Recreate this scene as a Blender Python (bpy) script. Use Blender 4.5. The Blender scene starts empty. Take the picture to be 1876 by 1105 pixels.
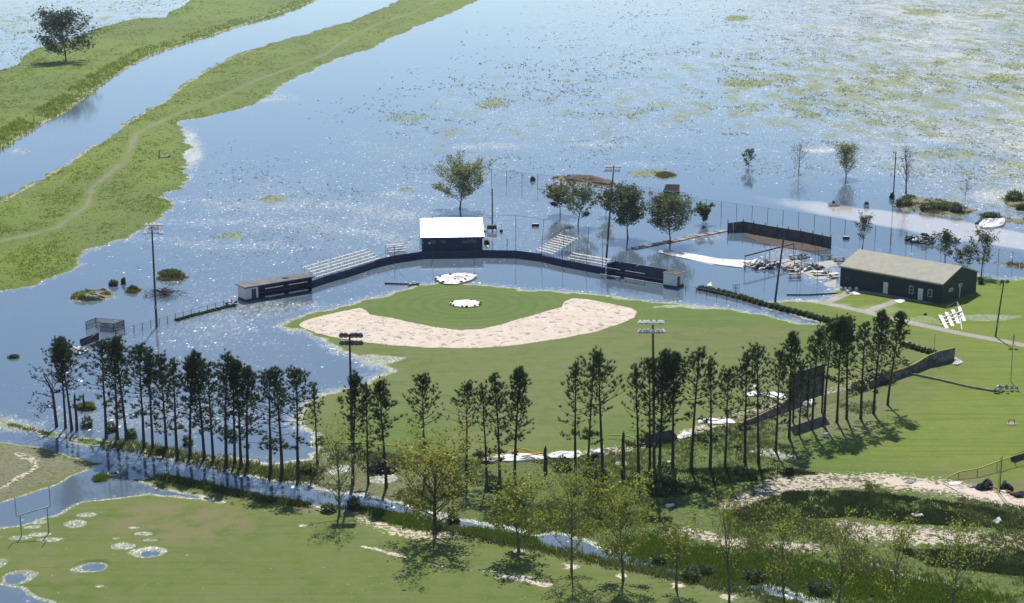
import bpy, math, random
import numpy as np
from mathutils import Vector
R = math.radians
# ------------------------------------------------------------------ camera, world, sun
S = bpy.context.scene
COL = S.collection
FPX, HC, PITCH, CX, CY = 3094.0, 74.0, R(14.29), 938.0, 552.5
cam = bpy.data.cameras.new('camera'); cam.sensor_width = 36; cam.lens = FPX / 1876 * 36
cam.clip_start = 1; cam.clip_end = 20000
camo = bpy.data.objects.new('camera', cam); COL.objects.link(camo)
camo.location = (0, 0, HC); camo.rotation_euler = (R(90) - PITCH, 0, 0); S.camera = camo
SUN_EL = R(52)
w = bpy.data.worlds.new('World'); S.world = w; w.use_nodes = True
nt = w.node_tree; bg = nt.nodes['Background']
sky = nt.nodes.new('ShaderNodeTexSky'); sky.sky_type = 'NISHITA'; sky.sun_disc = False
sky.sun_elevation = SUN_EL; sky.sun_rotation = R(0); sky.altitude = 0; sky.air_density = 0.8; sky.dust_density = 0.15
sky.ozone_density = 2.0
nt.links.new(sky.outputs[0], bg.inputs[0]); bg.inputs[1].default_value = 0.112
sl = bpy.data.lights.new('sun', 'SUN'); sl.energy = 4.7; sl.angle = R(0.53); sl.color = (1, 0.95, 0.87)
so = bpy.data.objects.new('sun', sl); COL.objects.link(so); so.location = (0, 400, 400)
so.rotation_euler = (-(R(90) - SUN_EL), 0, 0)      # sun stands ahead of the camera, light falls towards -Y
S.view_settings.view_transform = 'Standard'; S.view_settings.look = 'None'
S.view_settings.gamma = 1; S.view_settings.exposure = 0.20

# ------------------------------------------------------------------ pixel <-> world
cp, sp = math.cos(PITCH), math.sin(PITCH)
def ray(px, py):
    a = (px - CX) / FPX; b = -(py - CY) / FPX
    return np.array([a, cp + b * sp, -sp + b * cp])
def P(px, py, z=0.0):
    r = ray(px, py); t = (z - HC) / r[2]
    return np.array([r[0] * t, r[1] * t, z])
def proj(x, y, z=0.0):
    dz = z - HC
    d = y * cp - dz * sp; u = y * sp + dz * cp
    return CX + FPX * x / d, CY - FPX * u / d
# ------------------------------------------------------------------ noise
def _hash(ix, iy, s):
    h = (ix.astype(np.int64) * 374761393 + iy.astype(np.int64) * 668265263 + s * 974711) & 0x7fffffff
    h = ((h ^ (h >> 13)) * 1274126177) & 0x7fffffff
    return ((h ^ (h >> 16)) & 0xffff).astype(np.float32) / 65535.0
def vnoise(x, y, s=0):
    fx, fy = np.floor(x), np.floor(y); tx, ty = (x - fx), (y - fy)
    tx = tx * tx * (3 - 2 * tx); ty = ty * ty * (3 - 2 * ty)
    a = _hash(fx, fy, s); b = _hash(fx + 1, fy, s); c = _hash(fx, fy + 1, s); d = _hash(fx + 1, fy + 1, s)
    return (a + (b - a) * tx) * (1 - ty) + (c + (d - c) * tx) * ty
def fbm(x, y, s=0, o=3):
    v = 0; a = 1; t = 0
    for i in range(o):
        v = v + a * vnoise(x, y, s + i * 17); t += a; a *= .5; x = x * 2.03; y = y * 2.03
    return v / t
def sdf(poly, X, Y, margin=25.0):
    """signed distance (positive inside) to a world polygon"""
    poly = np.array(poly, dtype=np.float64); out = np.full(X.shape, -margin, dtype=np.float64)
    x0, y0 = poly.min(0) - margin; x1, y1 = poly.max(0) + margin
    m = (X > x0) & (X < x1) & (Y > y0) & (Y < y1)
    if not m.any(): return out
    x = X[m]; y = Y[m]; d2 = np.full(x.shape, 1e18); ins = np.zeros(x.shape, bool)
    n = len(poly)
    for i in range(n):
        ax, ay = poly[i]; bx, by = poly[(i + 1) % n]
        ex, ey = bx - ax, by - ay; L = ex * ex + ey * ey + 1e-12
        t = np.clip(((x - ax) * ex + (y - ay) * ey) / L, 0, 1)
        dx = x - ax - t * ex; dy = y - ay - t * ey
        d2 = np.minimum(d2, dx * dx + dy * dy)
        if ay != by:
            c = ((ay > y) != (by > y)) & (x < (bx - ax) * (y - ay) / (by - ay) + ax)
            ins ^= c
    d = np.sqrt(d2); out[m] = np.maximum(np.where(ins, d, -d), -margin)
    return out
def pline(pts, X, Y, margin=15.0):
    out = np.full(X.shape, margin, dtype=np.float64); pts = np.array(pts)
    x0, y0 = pts.min(0) - margin; x1, y1 = pts.max(0) + margin
    m = (X > x0) & (X < x1) & (Y > y0) & (Y < y1)
    if not m.any(): return out
    x = X[m]; y = Y[m]; d2 = np.full(x.shape, margin ** 2)
    for i in range(len(pts) - 1):
        ax, ay = pts[i]; ex, ey = pts[i + 1] - pts[i]; L = ex * ex + ey * ey + 1e-12
        t = np.clip(((x - ax) * ex + (y - ay) * ey) / L, 0, 1)
        d2 = np.minimum(d2, (x - ax - t * ex) ** 2 + (y - ay - t * ey) ** 2)
    out[m] = np.sqrt(d2); return out
def W(pp): return [tuple(P(a, b)[:2]) for a, b in pp]
def ss(a, b, x):
    t = np.clip((x - a) / (b - a), 0, 1); return t * t * (3 - 2 * t)

# ------------------------------------------------------------------ the lie of the land (outlines in plan)
BANK_N = W([(-300,190),(0,129),(34,119),(45,100),(69,88),(110,76),(155,62),(193,48),(248,34),(303,33),(310,22),(330,14),(347,3),(380,-25),(470,-60),
            (760,-60),(650,-28),(581,0),(550,15),(499,34),(447,46),(396,64),(327,84),(275,103),(241,120),(200,145),(172,169),(138,193),(110,213),(79,227),(38,255),(0,275),(-300,430)])
BANK_S = W([(-300,520),(0,365),(41,344),(79,325),(120,299),(155,275),(193,251),(220,230),(258,208),(296,186),(327,162),(361,138),(402,113),(464,89),(516,74),(568,60),
            (620,45),(672,27),(706,12),(730,0),(800,-30),(900,-70),(1010,-60),(940,-25),(868,4),(826,24),(775,43),(751,55),(706,74),(675,91),(620,105),(602,113),(533,148),(499,168),(464,193),
            (413,206),(361,217),(327,224),(334,241),(344,272),(337,303),(335,330),(330,347),(300,358),(316,378),(292,394),(255,425),(220,439),(155,460),(131,491),(93,508),(34,529),(0,532),(-300,600)])
FIELD = W([(508,598),(560,578),(600,566),(640,555),(700,540),(745,527),(790,518),(805,516),(880,520),(930,528),(1000,532),(1100,540),(1150,547),(1200,553),(1290,562),(1400,576),(1470,592),
           (1500,594),(1450,577),(1420,566),(1405,556),(1437,549),(1500,551),(1530,548),(1528,532),(1560,500),(1700,480),(1795,508),(1830,511),(1876,511),(2400,500),(2600,1500),(1900,1400),(1700,1150),
           (1524,1104),(1468,1089),(1395,1071),(1319,1056),(1272,1051),(1201,1033),(1154,1018),(1095,1006),(1036,986),(968,975),(906,963),(812,949),(772,941),(718,927),(687,922),(650,913),
           (603,907),(560,893),(489,880),(410,863),(375,850),(326,845),(293,841),(261,831),(228,824),(163,818),(114,805),(49,792),(0,779),(-300,720),(-300,700),(0,765),(60,784),(120,794),(200,806),(300,823),
           (400,838),(500,846),(560,842),(577,822),(565,792),(541,768),(560,742),(600,719),(665,701),(708,681),(680,668),(640,652),(600,630),(560,612)])
KNOLL = W([(-300,760),(0,808),(60,818),(100,828),(150,841),(170,847),(196,848),(165,857),(140,868),(115,885),(60,905),(0,922),(-300,990)])
GRID = W([(-300,1020),(0,966),(40,960),(70,950),(100,944),(125,930),(150,920),(185,915),(240,907),(270,904),(330,909),(380,914),(405,920),
          (360,911),(330,904),(280,893),(246,879),(290,872),(330,877),(380,890),(420,898),(450,905),(490,913),(519,916),(556,920),(594,930),(640,932),(687,936),(718,944),(760,950),(790,955),(831,968),(906,978),(943,989),
          (1000,1001),(1036,1008),(1110,1026),(1154,1031),(1198,1042),(1286,1060),(1319,1065),(1360,1075),(1400,1087),(1445,1093),(1483,1104),(1650,1160),(1900,1500),(200,1500),(85,1106),(55,1094),(40,1079),(0,1073),(-300,1050)])
ISLES = [W(p) for p in (
    [(128,550),(135,540),(165,532),(190,530),(208,545),(190,552),(150,553)],
    [(288,512),(292,498),(325,496),(345,508),(330,514),(300,516)],
    [(232,536),(240,528),(256,532),(250,539)],
    [(1005,328),(1035,322),(1075,325),(1120,333),(1140,343),(1110,344),(1050,338)],
    [(1190,318),(1220,315),(1240,322),(1215,328)],
    [(1640,372),(1660,358),(1720,366),(1790,385),(1760,398),(1700,392),(1650,384)],
    [(1790,392),(1876,402),(2000,420),(2000,432),(1876,412),(1800,402)],
    [(1835,365),(1876,352),(1950,350),(1950,385),(1876,385),(1845,378)],
    [(1790,478),(1876,492),(1990,512),(1990,503),(1876,484)],
    [(140,750),(150,742),(170,742),(175,748),(158,752)],
    [(170,878),(185,870),(200,874),(196,882),(176,884)],
    [(1010,-1),(1009,-2),(1011,-2)])]
PUDS = [(170,1038,24,7),(272,1015,17,5),(30,1061,20,9)]
ROADM = W([(1290,352),(1400,352),(1500,366),(1640,384),(1780,408),(1876,425),(2300,470),(2300,520),(1876,462),(1720,436),(1600,414),(1480,392),(1380,376)])
DITCH2 = W([(1352,872),(1385,862),(1440,828),(1470,822),(1450,838),(1415,852),(1375,873)])
def hgt(X, Y):
    X = np.asarray(X, dtype=np.float64); Y = np.asarray(Y, dtype=np.float64)
    n = fbm(X * .35, Y * .35, 3, 3) - .5; nl = fbm(X * .06, Y * .06, 9, 2) - .5
    def prof(sd, hm, sl): return np.where(sd > 0, hm * (1 - np.exp(-sd * sl / hm)), np.maximum(sd * sl, -.7))
    h = np.full(X.shape, -.7)
    sn = sdf(BANK_N, X, Y, 60); h = np.maximum(h, prof(sn + n * 3, 1.3, .16))
    sb = sdf(BANK_S, X, Y, 60); h = np.maximum(h, prof(sb + n * 4 + nl * 3, 1.3, .10))
    sf = sdf(FIELD, X, Y, 30); h = np.maximum(h, prof(sf + n * 2.2 + nl * 1.0, .32, .035))
    sk = sdf(KNOLL, X, Y, 30); h = np.maximum(h, prof(sk + n * 1.2, .5, .10))
    sg = sdf(GRID, X, Y, 30); h = np.maximum(h, prof(sg + n * .8, .25, .06))
    for p in ISLES:
        h = np.maximum(h, prof(sdf(p, X, Y, 6) + n * 1.2, .35, .18))
    for (px, py, a, b) in PUDS:
        c = P(px, py); e = P(px + a, py); f = P(px, py + b)
        q = np.sqrt(((X - c[0]) / (e[0] - c[0])) ** 2 + ((Y - c[1]) / (f[1] - c[1])) ** 2) + n * 1.1 + nl * .6
        h = np.where(q < 1.6, np.minimum(h, (q - 1) * .2), h)
    d2 = sdf(DITCH2, X, Y, 3); h = np.where(d2 > -3, np.minimum(h, .1 - (d2 + n) * .15), h)
    return h + n * .03
def G(px, py):
    z = 0.0
    for _ in range(4):
        p = P(px, py, z); z = max(float(hgt(np.array([p[0]]), np.array([p[1]]))[0]), 0.0)
    return P(px, py, z)
def hat(B, py):
    """height above B reached by a vertical at B whose top shows at image row py"""
    b = -(py - CY) / FPX; ry = cp + b * sp; rz = -sp + b * cp
    return HC + rz / ry * B[1] - B[2]
def scale(B): return FPX / (B[1] * cp + (HC - B[2]) * sp)     # pixels of the photograph per metre

# ------------------------------------------------------------------ node helpers
class NT:
    def __init__(s, name):
        s.m = bpy.data.materials.new(name); s.m.use_nodes = True; s.t = s.m.node_tree
        s.t.nodes.clear(); s.out = s.n('ShaderNodeOutputMaterial')
    def n(s, ty, **k):
        a = s.t.nodes.new(ty)
        for q, v in k.items(): setattr(a, q, v)
        return a
    def l(s, a, b): s.t.links.new(a, b)
    def set(s, sock, v):
        if hasattr(v, 'default_value') or isinstance(v, bpy.types.NodeSocket): s.l(v, sock)
        else: sock.default_value = v
    def math(s, op, a, b=0.5, c=None, clamp=False):
        m = s.n('ShaderNodeMath', operation=op, use_clamp=clamp); s.set(m.inputs[0], a); s.set(m.inputs[1], b)
        if c is not None: s.set(m.inputs[2], c)
        return m.outputs[0]
    def ramp(s, x, a, b, lo=0., hi=1.):
        m = s.n('ShaderNodeMapRange', interpolation_type='SMOOTHSTEP'); s.set(m.inputs[0], x)
        for i, v in ((1, a), (2, b), (3, lo), (4, hi)): m.inputs[i].default_value = v
        return m.outputs[0]
    def pos(s, sc=(1, 1, 1)):
        g = s.n('ShaderNodeNewGeometry'); v = s.n('ShaderNodeVectorMath', operation='MULTIPLY')
        s.l(g.outputs['Position'], v.inputs[0]); v.inputs[1].default_value = sc; return v.outputs[0]
    def obj(s, sc=(1, 1, 1)):
        g = s.n('ShaderNodeTexCoord'); v = s.n('ShaderNodeVectorMath', operation='MULTIPLY')
        s.l(g.outputs['Object'], v.inputs[0]); v.inputs[1].default_value = sc; return v.outputs[0]
    def noise(s, vec, sc, d=3, r=.55):
        a = s.n('ShaderNodeTexNoise'); s.l(vec, a.inputs['Vector']); a.inputs['Scale'].default_value = sc
        a.inputs['Detail'].default_value = d; a.inputs['Roughness'].default_value = r; return a.outputs[0]
    def mix(s, f, a, b):
        m = s.n('ShaderNodeMix', data_type='RGBA'); s.set(m.inputs[0], f)
        for i, v in ((6, a), (7, b)):
            if isinstance(v, tuple): m.inputs[i].default_value = (*v[:3], 1)
            else: s.l(v, m.inputs[i])
        return m.outputs[2]
    def attr(s, nm):
        a = s.n('ShaderNodeAttribute', attribute_name=nm); sp_ = s.n('ShaderNodeSeparateColor'); s.l(a.outputs['Color'], sp_.inputs[0])
        return sp_.outputs
    def bsdf(s, col, rough=.7, metal=0., spec=.5, **k):
        b = s.n('ShaderNodeBsdfPrincipled')
        if isinstance(col, tuple): b.inputs['Base Color'].default_value = (*col[:3], 1)
        else: s.l(col, b.inputs['Base Color'])
        s.set(b.inputs['Roughness'], rough); b.inputs['Metallic'].default_value = metal
        b.inputs['Specular IOR Level'].default_value = spec
        return b
    def bump(s, h, st, dist=.1):
        b = s.n('ShaderNodeBump'); b.inputs['Strength'].default_value = st; b.inputs['Distance'].default_value = dist; s.l(h, b.inputs['Height']); return b.outputs[0]
    def facets(s, vec, sc, amt):
        v = s.n('ShaderNodeTexVoronoi'); s.l(vec, v.inputs['Vector']); v.inputs['Scale'].default_value = sc
        a = s.n('ShaderNodeVectorMath', operation='SUBTRACT'); s.l(v.outputs['Color'], a.inputs[0]); a.inputs[1].default_value = (.5, .5, .5)
        b = s.n('ShaderNodeVectorMath', operation='MULTIPLY'); s.l(a.outputs[0], b.inputs[0]); b.inputs[1].default_value = (amt, amt, 0)
        c = s.n('ShaderNodeVectorMath', operation='ADD'); s.l(b.outputs[0], c.inputs[0]); c.inputs[1].default_value = (0, 0, 1)
        d = s.n('ShaderNodeVectorMath', operation='NORMALIZE'); s.l(c.outputs[0], d.inputs[0]); return d.outputs[0]
    def done(s, sh): s.l(sh, s.out.inputs[0]); return s.m
def simple(name, col, rough=.6, metal=0., var=.25, sc=1.5, col2=None, bump=0.):
    t = NT(name); v = t.obj(); n = t.noise(v, sc, 4)
    c2 = col2 or tuple(c * (1 - var) for c in col)
    b = t.bsdf(t.mix(t.ramp(n, .35, .65), col, c2), rough, metal)
    if bump: t.l(t.bump(t.noise(v, sc * 4, 3), bump, .05), b.inputs['Normal'])
    return t.done(b.outputs[0])
def leafmat(name, c1, c2, c3, trans=.35, sc=.8):
    t = NT(name); v = t.pos()
    n = t.noise(v, sc, 2); n2 = t.noise(v, 5.0, 1)
    c = t.mix(t.ramp(n2, .35, .65), t.mix(t.ramp(n, .35, .65), c1, c2), c3)
    d = t.n('ShaderNodeBsdfDiffuse'); t.l(c, d.inputs[0]); e = t.n('ShaderNodeBsdfTranslucent'); t.l(c, e.inputs[0])
    g = t.n('ShaderNodeBsdfGlossy'); g.inputs['Roughness'].default_value = .45; g.inputs[0].default_value = (.8, .85, .8, 1)
    m = t.n('ShaderNodeMixShader'); m.inputs[0].default_value = trans; t.l(d.outputs[0], m.inputs[1]); t.l(e.outputs[0], m.inputs[2])
    m2 = t.n('ShaderNodeMixShader'); m2.inputs[0].default_value = .03; t.l(m.outputs[0], m2.inputs[1]); t.l(g.outputs[0], m2.inputs[2])
    return t.done(m2.outputs[0])

# ---- ground material
def ground_mat():
    t = NT('ground'); v = t.pos(); A = t.attr('m1'); B = t.attr('m2')
    nb = t.noise(v, .05, 3); nm = t.noise(v, .35, 4); nf = t.noise(v, 2.2, 4, .65); nff = t.noise(v, 6.0, 3, .7)
    mow = t.noise(t.pos((.05, 1.4, 1)), 1.0, 2)
    lawn = t.mix(t.ramp(nb, .35, .65), (.088, .140, .016), (.118, .158, .022))
    lawn = t.mix(t.ramp(nm, .35, .7), lawn, (.100, .162, .018))
    yel = t.mix(t.ramp(nm, .3, .7), (.130, .190, .010), (.160, .212, .012))
    lawn = t.mix(A[0], lawn, yel)
    lawn = t.mix(t.ramp(mow, .48, .64, 0, .5), lawn, (.070, .120, .015))
    lawn = t.mix(t.ramp(nf, .52, .75, 0, .45), lawn, (.15, .175, .045))
    dv = t.n('ShaderNodeVectorMath', operation='DISTANCE'); t.l(v, dv.inputs[0]); dv.inputs[1].default_value = tuple(P(853, 557, .3))
    rg_ = t.math('SINE', t.math('ADD', t.math('MULTIPLY', dv.outputs['Value'], 2.6), t.math('MULTIPLY', nm, 2.0)))
    lawn = t.mix(t.math('MULTIPLY', t.ramp(rg_, -.2, .9, 0, .4), t.ramp(dv.outputs['Value'], 26, 8)), lawn, (.060, .105, .012))
    lawn = t.mix(t.ramp(nf, .48, .30, 0, .45), lawn, (.060, .100, .014))
    lawn = t.mix(t.ramp(nb, .55, .75, 0, .5), lawn, (.140, .160, .045))
    lawn = t.mix(t.math('MULTIPLY', B[2], t.ramp(nm, .3, .6)), lawn, (.175, .155, .070))
    weed = t.mix(t.ramp(nf, .42, .6), (.055, .095, .016), (.155, .205, .036))
    weed = t.mix(t.ramp(nm, .4, .62), weed, t.mix(t.ramp(nff, .4, .6), (.065, .100, .022), (.135, .170, .040)))
    weed = t.mix(t.ramp(nff, .60, .74, 0, .6), weed, (.20, .175, .12))
    weed = t.mix(t.math('MULTIPLY', A[0], t.ramp(nf, .7, .3, .35, 1.)), weed, (.150, .225, .018))
    weed = t.mix(t.math("MULTIPLY", B[2], t.ramp(nf, .3, .55, 0, .9)), weed, (.27, .22, .175))
    grn = t.mix(B[0], lawn, weed)
    sandc = t.mix(t.ramp(nm, .3, .7), (.64, .55, .455), (.56, .465, .375))
    sandc = t.mix(t.ramp(nf, .57, .66, 0, .6), sandc, (.36, .28, .23))
    streak = t.noise(v, .9, 6, .75)
    sandc = t.mix(t.ramp(streak, .545, .605, 0, .85), sandc, (.20, .15, .125))
    rs = t.math('ADD', A[1], t.math('MULTIPLY', t.math('SUBTRACT', nf, .5), t.math('MULTIPLY', t.ramp(A[1], .0, .95, 2.4, .0), 1.0)))
    rag = t.ramp(rs, .46, .54)
    col = t.mix(rag, grn, sandc)
    con = t.mix(t.ramp(nf, .3, .7), (.36, .33, .29), (.28, .26, .22))
    col = t.mix(t.ramp(B[1], .4, .6), col, con)
    b = t.bsdf(col, .85, 0, .25)
    hh = t.math('ADD', t.math('MULTIPLY', nff, .5), nf)
    bs = t.n('ShaderNodeBump'); t.l(hh, bs.inputs['Height']); bs.inputs['Distance'].default_value = .18
    t.l(t.math('ADD', t.math('MULTIPLY', B[0], .75), .22), bs.inputs['Strength']); t.l(bs.outputs[0], b.inputs['Normal'])
    # wet, water-filmed ground catches the sun
    wet = t.n('ShaderNodeBsdfGlossy'); wet.inputs['Roughness'].default_value = .5; wet.inputs[0].default_value = (.17, .18, .18, 1)
    t.l(t.facets(t.pos((1.0, .6, 1)), 5.0, .28), wet.inputs['Normal'])
    wf = t.math('ADD', A[2], t.math('MULTIPLY', t.math('SUBTRACT', nff, .5), t.math('MULTIPLY', A[2], 2.2)))
    wet.inputs[0].default_value = (.24, .25, .255, 1); m = t.n('ShaderNodeMixShader'); t.l(t.ramp(wf, .25, .75, 0, .44), m.inputs[0]); t.l(b.outputs[0], m.inputs[1]); t.l(wet.outputs[0], m.inputs[2])
    return t.done(m.outputs[0])
def water_mat():
    t = NT('water'); v = t.pos(); A = t.attr('w1')
    n = t.noise(v, .02, 3); n2 = t.noise(t.pos((1, .4, 1)), .25, 4)
    col = t.mix(t.ramp(n, .3, .7), (.095, .140, .188), (.110, .150, .185))  # blue of the reflected sky painted into the diffuse water colour
    mudn = t.ramp(t.math('ADD', A[1], t.math('MULTIPLY', t.math('SUBTRACT', n2, .5), .45)), .35, .75)
    col = t.mix(mudn, col, (.47, .43, .385))
    b = t.bsdf(col, t.math('ADD', t.math('MULTIPLY', A[0], .38), .07), 0, .5); b.inputs['IOR'].default_value = 1.85
    rp = t.noise(t.pos((.8, .35, 1)), 1.6, 3); rp2 = t.noise(v, .12, 2)
    t.l(t.bump(t.math('ADD', rp, t.math('MULTIPLY', rp2, 2.)), .14, .05), b.inputs['Normal'])
    g = t.n('ShaderNodeBsdfGlossy'); g.inputs['Roughness'].default_value = .46; g.inputs[0].default_value = (.115, .117, .12, 1)
    t.l(t.facets(t.pos((1, .6, 1)), 3.4, 1.6), g.inputs['Normal'])
    # scattered tips of drowned grass that glitter
    vo = t.n('ShaderNodeTexVoronoi'); t.l(t.pos((1, .6, 1)), vo.inputs['Vector']); vo.inputs['Scale'].default_value = 3.4
    sc_ = t.n('ShaderNodeSeparateColor'); t.l(vo.outputs['Color'], sc_.inputs[0])
    dens = t.math('MULTIPLY', A[0], t.ramp(t.noise(t.pos((.35, .16, 1)), .55, 5, .7), .36, .66, .05, 1.6))
    on = t.math('LESS_THAN', sc_.outputs[2], dens)
    t.l(t.mix(on, (0, 0, 0), (.085, .087, .09)), g.inputs[0]); m = t.n('ShaderNodeAddShader'); t.l(b.outputs[0], m.inputs[0]); t.l(g.outputs[0], m.inputs[1])
    # pale diffuse patches painting silvery sun glint over the drowned grass
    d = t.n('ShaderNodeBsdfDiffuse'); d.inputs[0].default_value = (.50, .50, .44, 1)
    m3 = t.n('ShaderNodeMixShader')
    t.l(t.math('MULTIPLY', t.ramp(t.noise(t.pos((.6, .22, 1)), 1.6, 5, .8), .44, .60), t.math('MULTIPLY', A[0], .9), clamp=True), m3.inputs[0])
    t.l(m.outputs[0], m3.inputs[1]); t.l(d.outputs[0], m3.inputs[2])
    # mats of drowned grass lying level with the surface
    e = t.n('ShaderNodeBsdfDiffuse'); t.l(t.mix(t.ramp(t.noise(v, 1.2, 3), .35, .65), (.19, .235, .085), (.29, .31, .16)), e.inputs[0]); m4 = t.n('ShaderNodeMixShader')
    gn = t.math('ADD', t.math('MULTIPLY', t.noise(t.pos((.25, .10, 1)), .5, 4, .6), .55), t.math('MULTIPLY', t.noise(t.pos((.7, .35, 1)), 1.4, 4, .7), .45))
    t.l(t.math('MULTIPLY', t.ramp(t.math('ADD', gn, t.math('MULTIPLY', A[2], .29)), .58, .69), t.math('MULTIPLY', t.ramp(A[2], .02, .3), .8)), m4.inputs[0]); t.l(m3.outputs[0], m4.inputs[1]); t.l(e.outputs[0], m4.inputs[2])
    return t.done(m4.outputs[0])

# ------------------------------------------------------------------ meshes from arrays
def mesh_np(name, V, F, mat, k=4):
    me = bpy.data.meshes.new(name); V = np.asarray(V, dtype=np.float32); F = np.asarray(F, dtype=np.int32)
    me.vertices.add(len(V)); me.vertices.foreach_set('co', V.ravel())
    me.loops.add(F.size); me.loops.foreach_set('vertex_index', F.ravel())
    me.polygons.add(len(F)); me.polygons.foreach_set('loop_start', np.arange(0, F.size, k, dtype=np.int32))
    me.materials.append(mat); me.update(calc_edges=True); return me
def setattrc(me, nm, rgb):
    a = me.color_attributes.new(nm, 'FLOAT_COLOR', 'POINT')
    c = np.ones((len(rgb[0]), 4), dtype=np.float32)
    for i in range(3): c[:, i] = rgb[i]
    a.data.foreach_set('color', c.ravel())
def tag(o, label=None, cat=None, group=None, kind=None):
    if label: o['label'] = label
    if cat: o['category'] = cat
    if group: o['group'] = group
    if kind: o['kind'] = kind
    return o
def link(name, me, parent=None):
    o = bpy.data.objects.new(name, me); COL.objects.link(o)
    if parent: o.parent = parent
    return o
def fan(rows, c0, c1, cstep, far):
    ys = []
    for r in rows: ys.append(P(CX, r)[1])
    ys = np.array([20., 60., 95.] + ys + far)
    t = (np.arange(c0, c1 + 1, cstep) - CX) / FPX
    t = np.concatenate([[t[0] * 2.6, t[0] * 1.3], t, [t[-1] * 1.3, t[-1] * 2.6]])
    YY, TT = np.meshgrid(ys, t, indexing='ij'); XX = TT * (YY * cp + HC * sp)
    nr, nc = YY.shape; i = np.arange(nr - 1)[:, None] * nc + np.arange(nc - 1)[None, :]
    F = np.stack([i, i + 1, i + nc + 1, i + nc], -1).reshape(-1, 4)
    return XX.ravel(), YY.ravel(), F
# density tables, read on a lattice over the flooded land; columns every 134 px, rows every 50 px of the survey
GL = ["112100001235676", "112200012235676", "211100012235676", "111000111224566", "000000122223456", "000001122212456", "000112221012346",
      "000122211000145", "000233211000013", "001222111000001", "001111000000100", "000210100000000", "001410000010000", "001110000000000", "012210000000000", "012220000000000", "000000000000000"]
GR = ["222000000112334", "332000000112334", "111000011223334", "000000122234544", "000001222334444", "000001222222333", "000111211012233",
      "000111110000123", "000111100000022", "001110000000012", "001000000000000"] + ["000000000000000"] * 6
def table(T, px, py):
    a = np.array([[int(c) for c in r] for r in T], dtype=np.float32)
    x = np.clip(px / 134.0, 0, 13.999); y = np.clip(py / 50.0, 0, len(T) - 1.001)
    ix = x.astype(int); iy = y.astype(int); fx = x - ix; fy = y - iy
    return ((a[iy, ix] * (1 - fx) + a[iy, ix + 1] * fx) * (1 - fy) + (a[iy + 1, ix] * (1 - fx) + a[iy + 1, ix + 1] * fx) * fy)

# ------------------------------------------------------------------ ground
INF = W([(545,597),(560,588),(600,577),(640,568),(660,566),(672,570),(680,578),(720,586),(760,595),(800,603),(845,608),(880,606),(920,598),(960,585),(1000,573),(1030,565),(1035,555),(1050,548),(1080,550),(1120,558),(1155,566),(1168,573),(1163,583),(1130,598),
         (1080,613),(1020,625),(960,634),(900,639),(840,641),(780,639),(720,635),(670,629),(620,620),(580,611)])
X, Y, F = fan(np.arange(1190, -60, -1.25), -180, 2056, 2.0, [1500., 2000., 2600.])
Hh = hgt(X, Y)
px, py = proj(X, Y)
n1 = fbm(X * .3, Y * .3, 21, 3) - .5
sand = ss(-.25, .25, sdf(INF, X, Y, 5) + n1 * .8) * 1.0
rag = np.zeros(X.shape)
def strip(pts, wd, val):
    global rag
    d = pline(W(pts), X, Y); rag = np.maximum(rag, val * (1 - ss(wd * .35, wd * 1.2, d + n1 * 1.5)))
strip([(1440,893),(1500,886),(1600,885),(1660,888),(1760,902),(1876,928),(2000,960)], 4.4, .52)
strip([(1640,886),(1760,902),(1876,926),(2000,955)], 1.5, .85)
strip([(1230,975),(1290,985),(1360,1000),(1480,1005)], 2.2, .52)
strip([(1560,975),(1650,985),(1760,990),(1876,1000),(2000,1010)], 4.2, .53)
strip([(1340,930),(1400,908),(1450,893)], 2.4, .52)
strip([(1580,1030),(1650,1055),(1750,1075)], 1.0, .5)
strip([(1330,770),(1420,745),(1540,715),(1600,695),(1660,690)], 2.0, .47)
strip([(1050,838),(1150,825),(1250,800),(1330,775)], 2.2, .50)
strip([(900,842),(1000,838),(1050,835)], 1.5, .5)
strip([(670,955),(720,975),(800,985),(850,975)], 2.0, .5)
strip([(1655,628),(1700,642),(1750,660)], .8, .6)
strip([(665,975+30),(720,1018),(800,1040),(860,1048),(940,1062),(1000,1075)], .35, .62)
strip([(35,835),(62,848),(66,862),(40,878),(0,898),(-60,920)], .8, .52)
dlp = pline(W([(0,450),(60,437),(105,425),(130,405),(160,385),(170,350),(195,330),(230,300),(243,265),(250,250),(275,235),(330,210),(400,185),(470,150),(540,125),(600,100),(640,72),(700,45),(760,25),(800,5),(840,-20)]), X, Y)
0 and strip([(0,450),(60,437),(105,425),(130,405),(160,385),(170,350),(195,330),(230,300),(243,265),(250,250),(275,235),(330,210),(400,185),(470,150),(540,125),(600,100),(640,72),(700,45),(760,25),(800,5),(840,-20)], .8, .50)
strip([(0,372),(79,329),(155,279),(220,234),(258,212),(296,190),(361,141),(402,117),(464,92)], 1.3, .49)
strip([(0,272),(79,224),(110,210),(200,142),(275,101),(447,45),(581,0)], 1.4, .49)
for (a, b) in ((950, 1011), (1045, 1040), (1140, 1058), (1240, 1075), (1336, 1095)):
    c = P(a, b); rag = np.maximum(rag, .58 * (1 - ss(.2, 1.5, np.hypot(X - c[0], Y - c[1]) + n1)))
G1 = np.maximum(sand, rag)
yel = ss(-6, 10, sdf(W([(1660,620),(1420,555),(1560,500),(2400,480),(2600,1000),(1876,905),(1560,850),(1500,820),(1640,745),(1700,690)]), X, Y, 12) + n1 * 4) * .9
yel = np.maximum(yel, (.30 + .55 * ss(.40, .6, fbm(X * .03, Y * .02, 5, 3))) * np.maximum(ss(-2, 4, sdf(BANK_S, X, Y, 5)), ss(-2, 4, sdf(BANK_N, X, Y, 5))))
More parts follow.
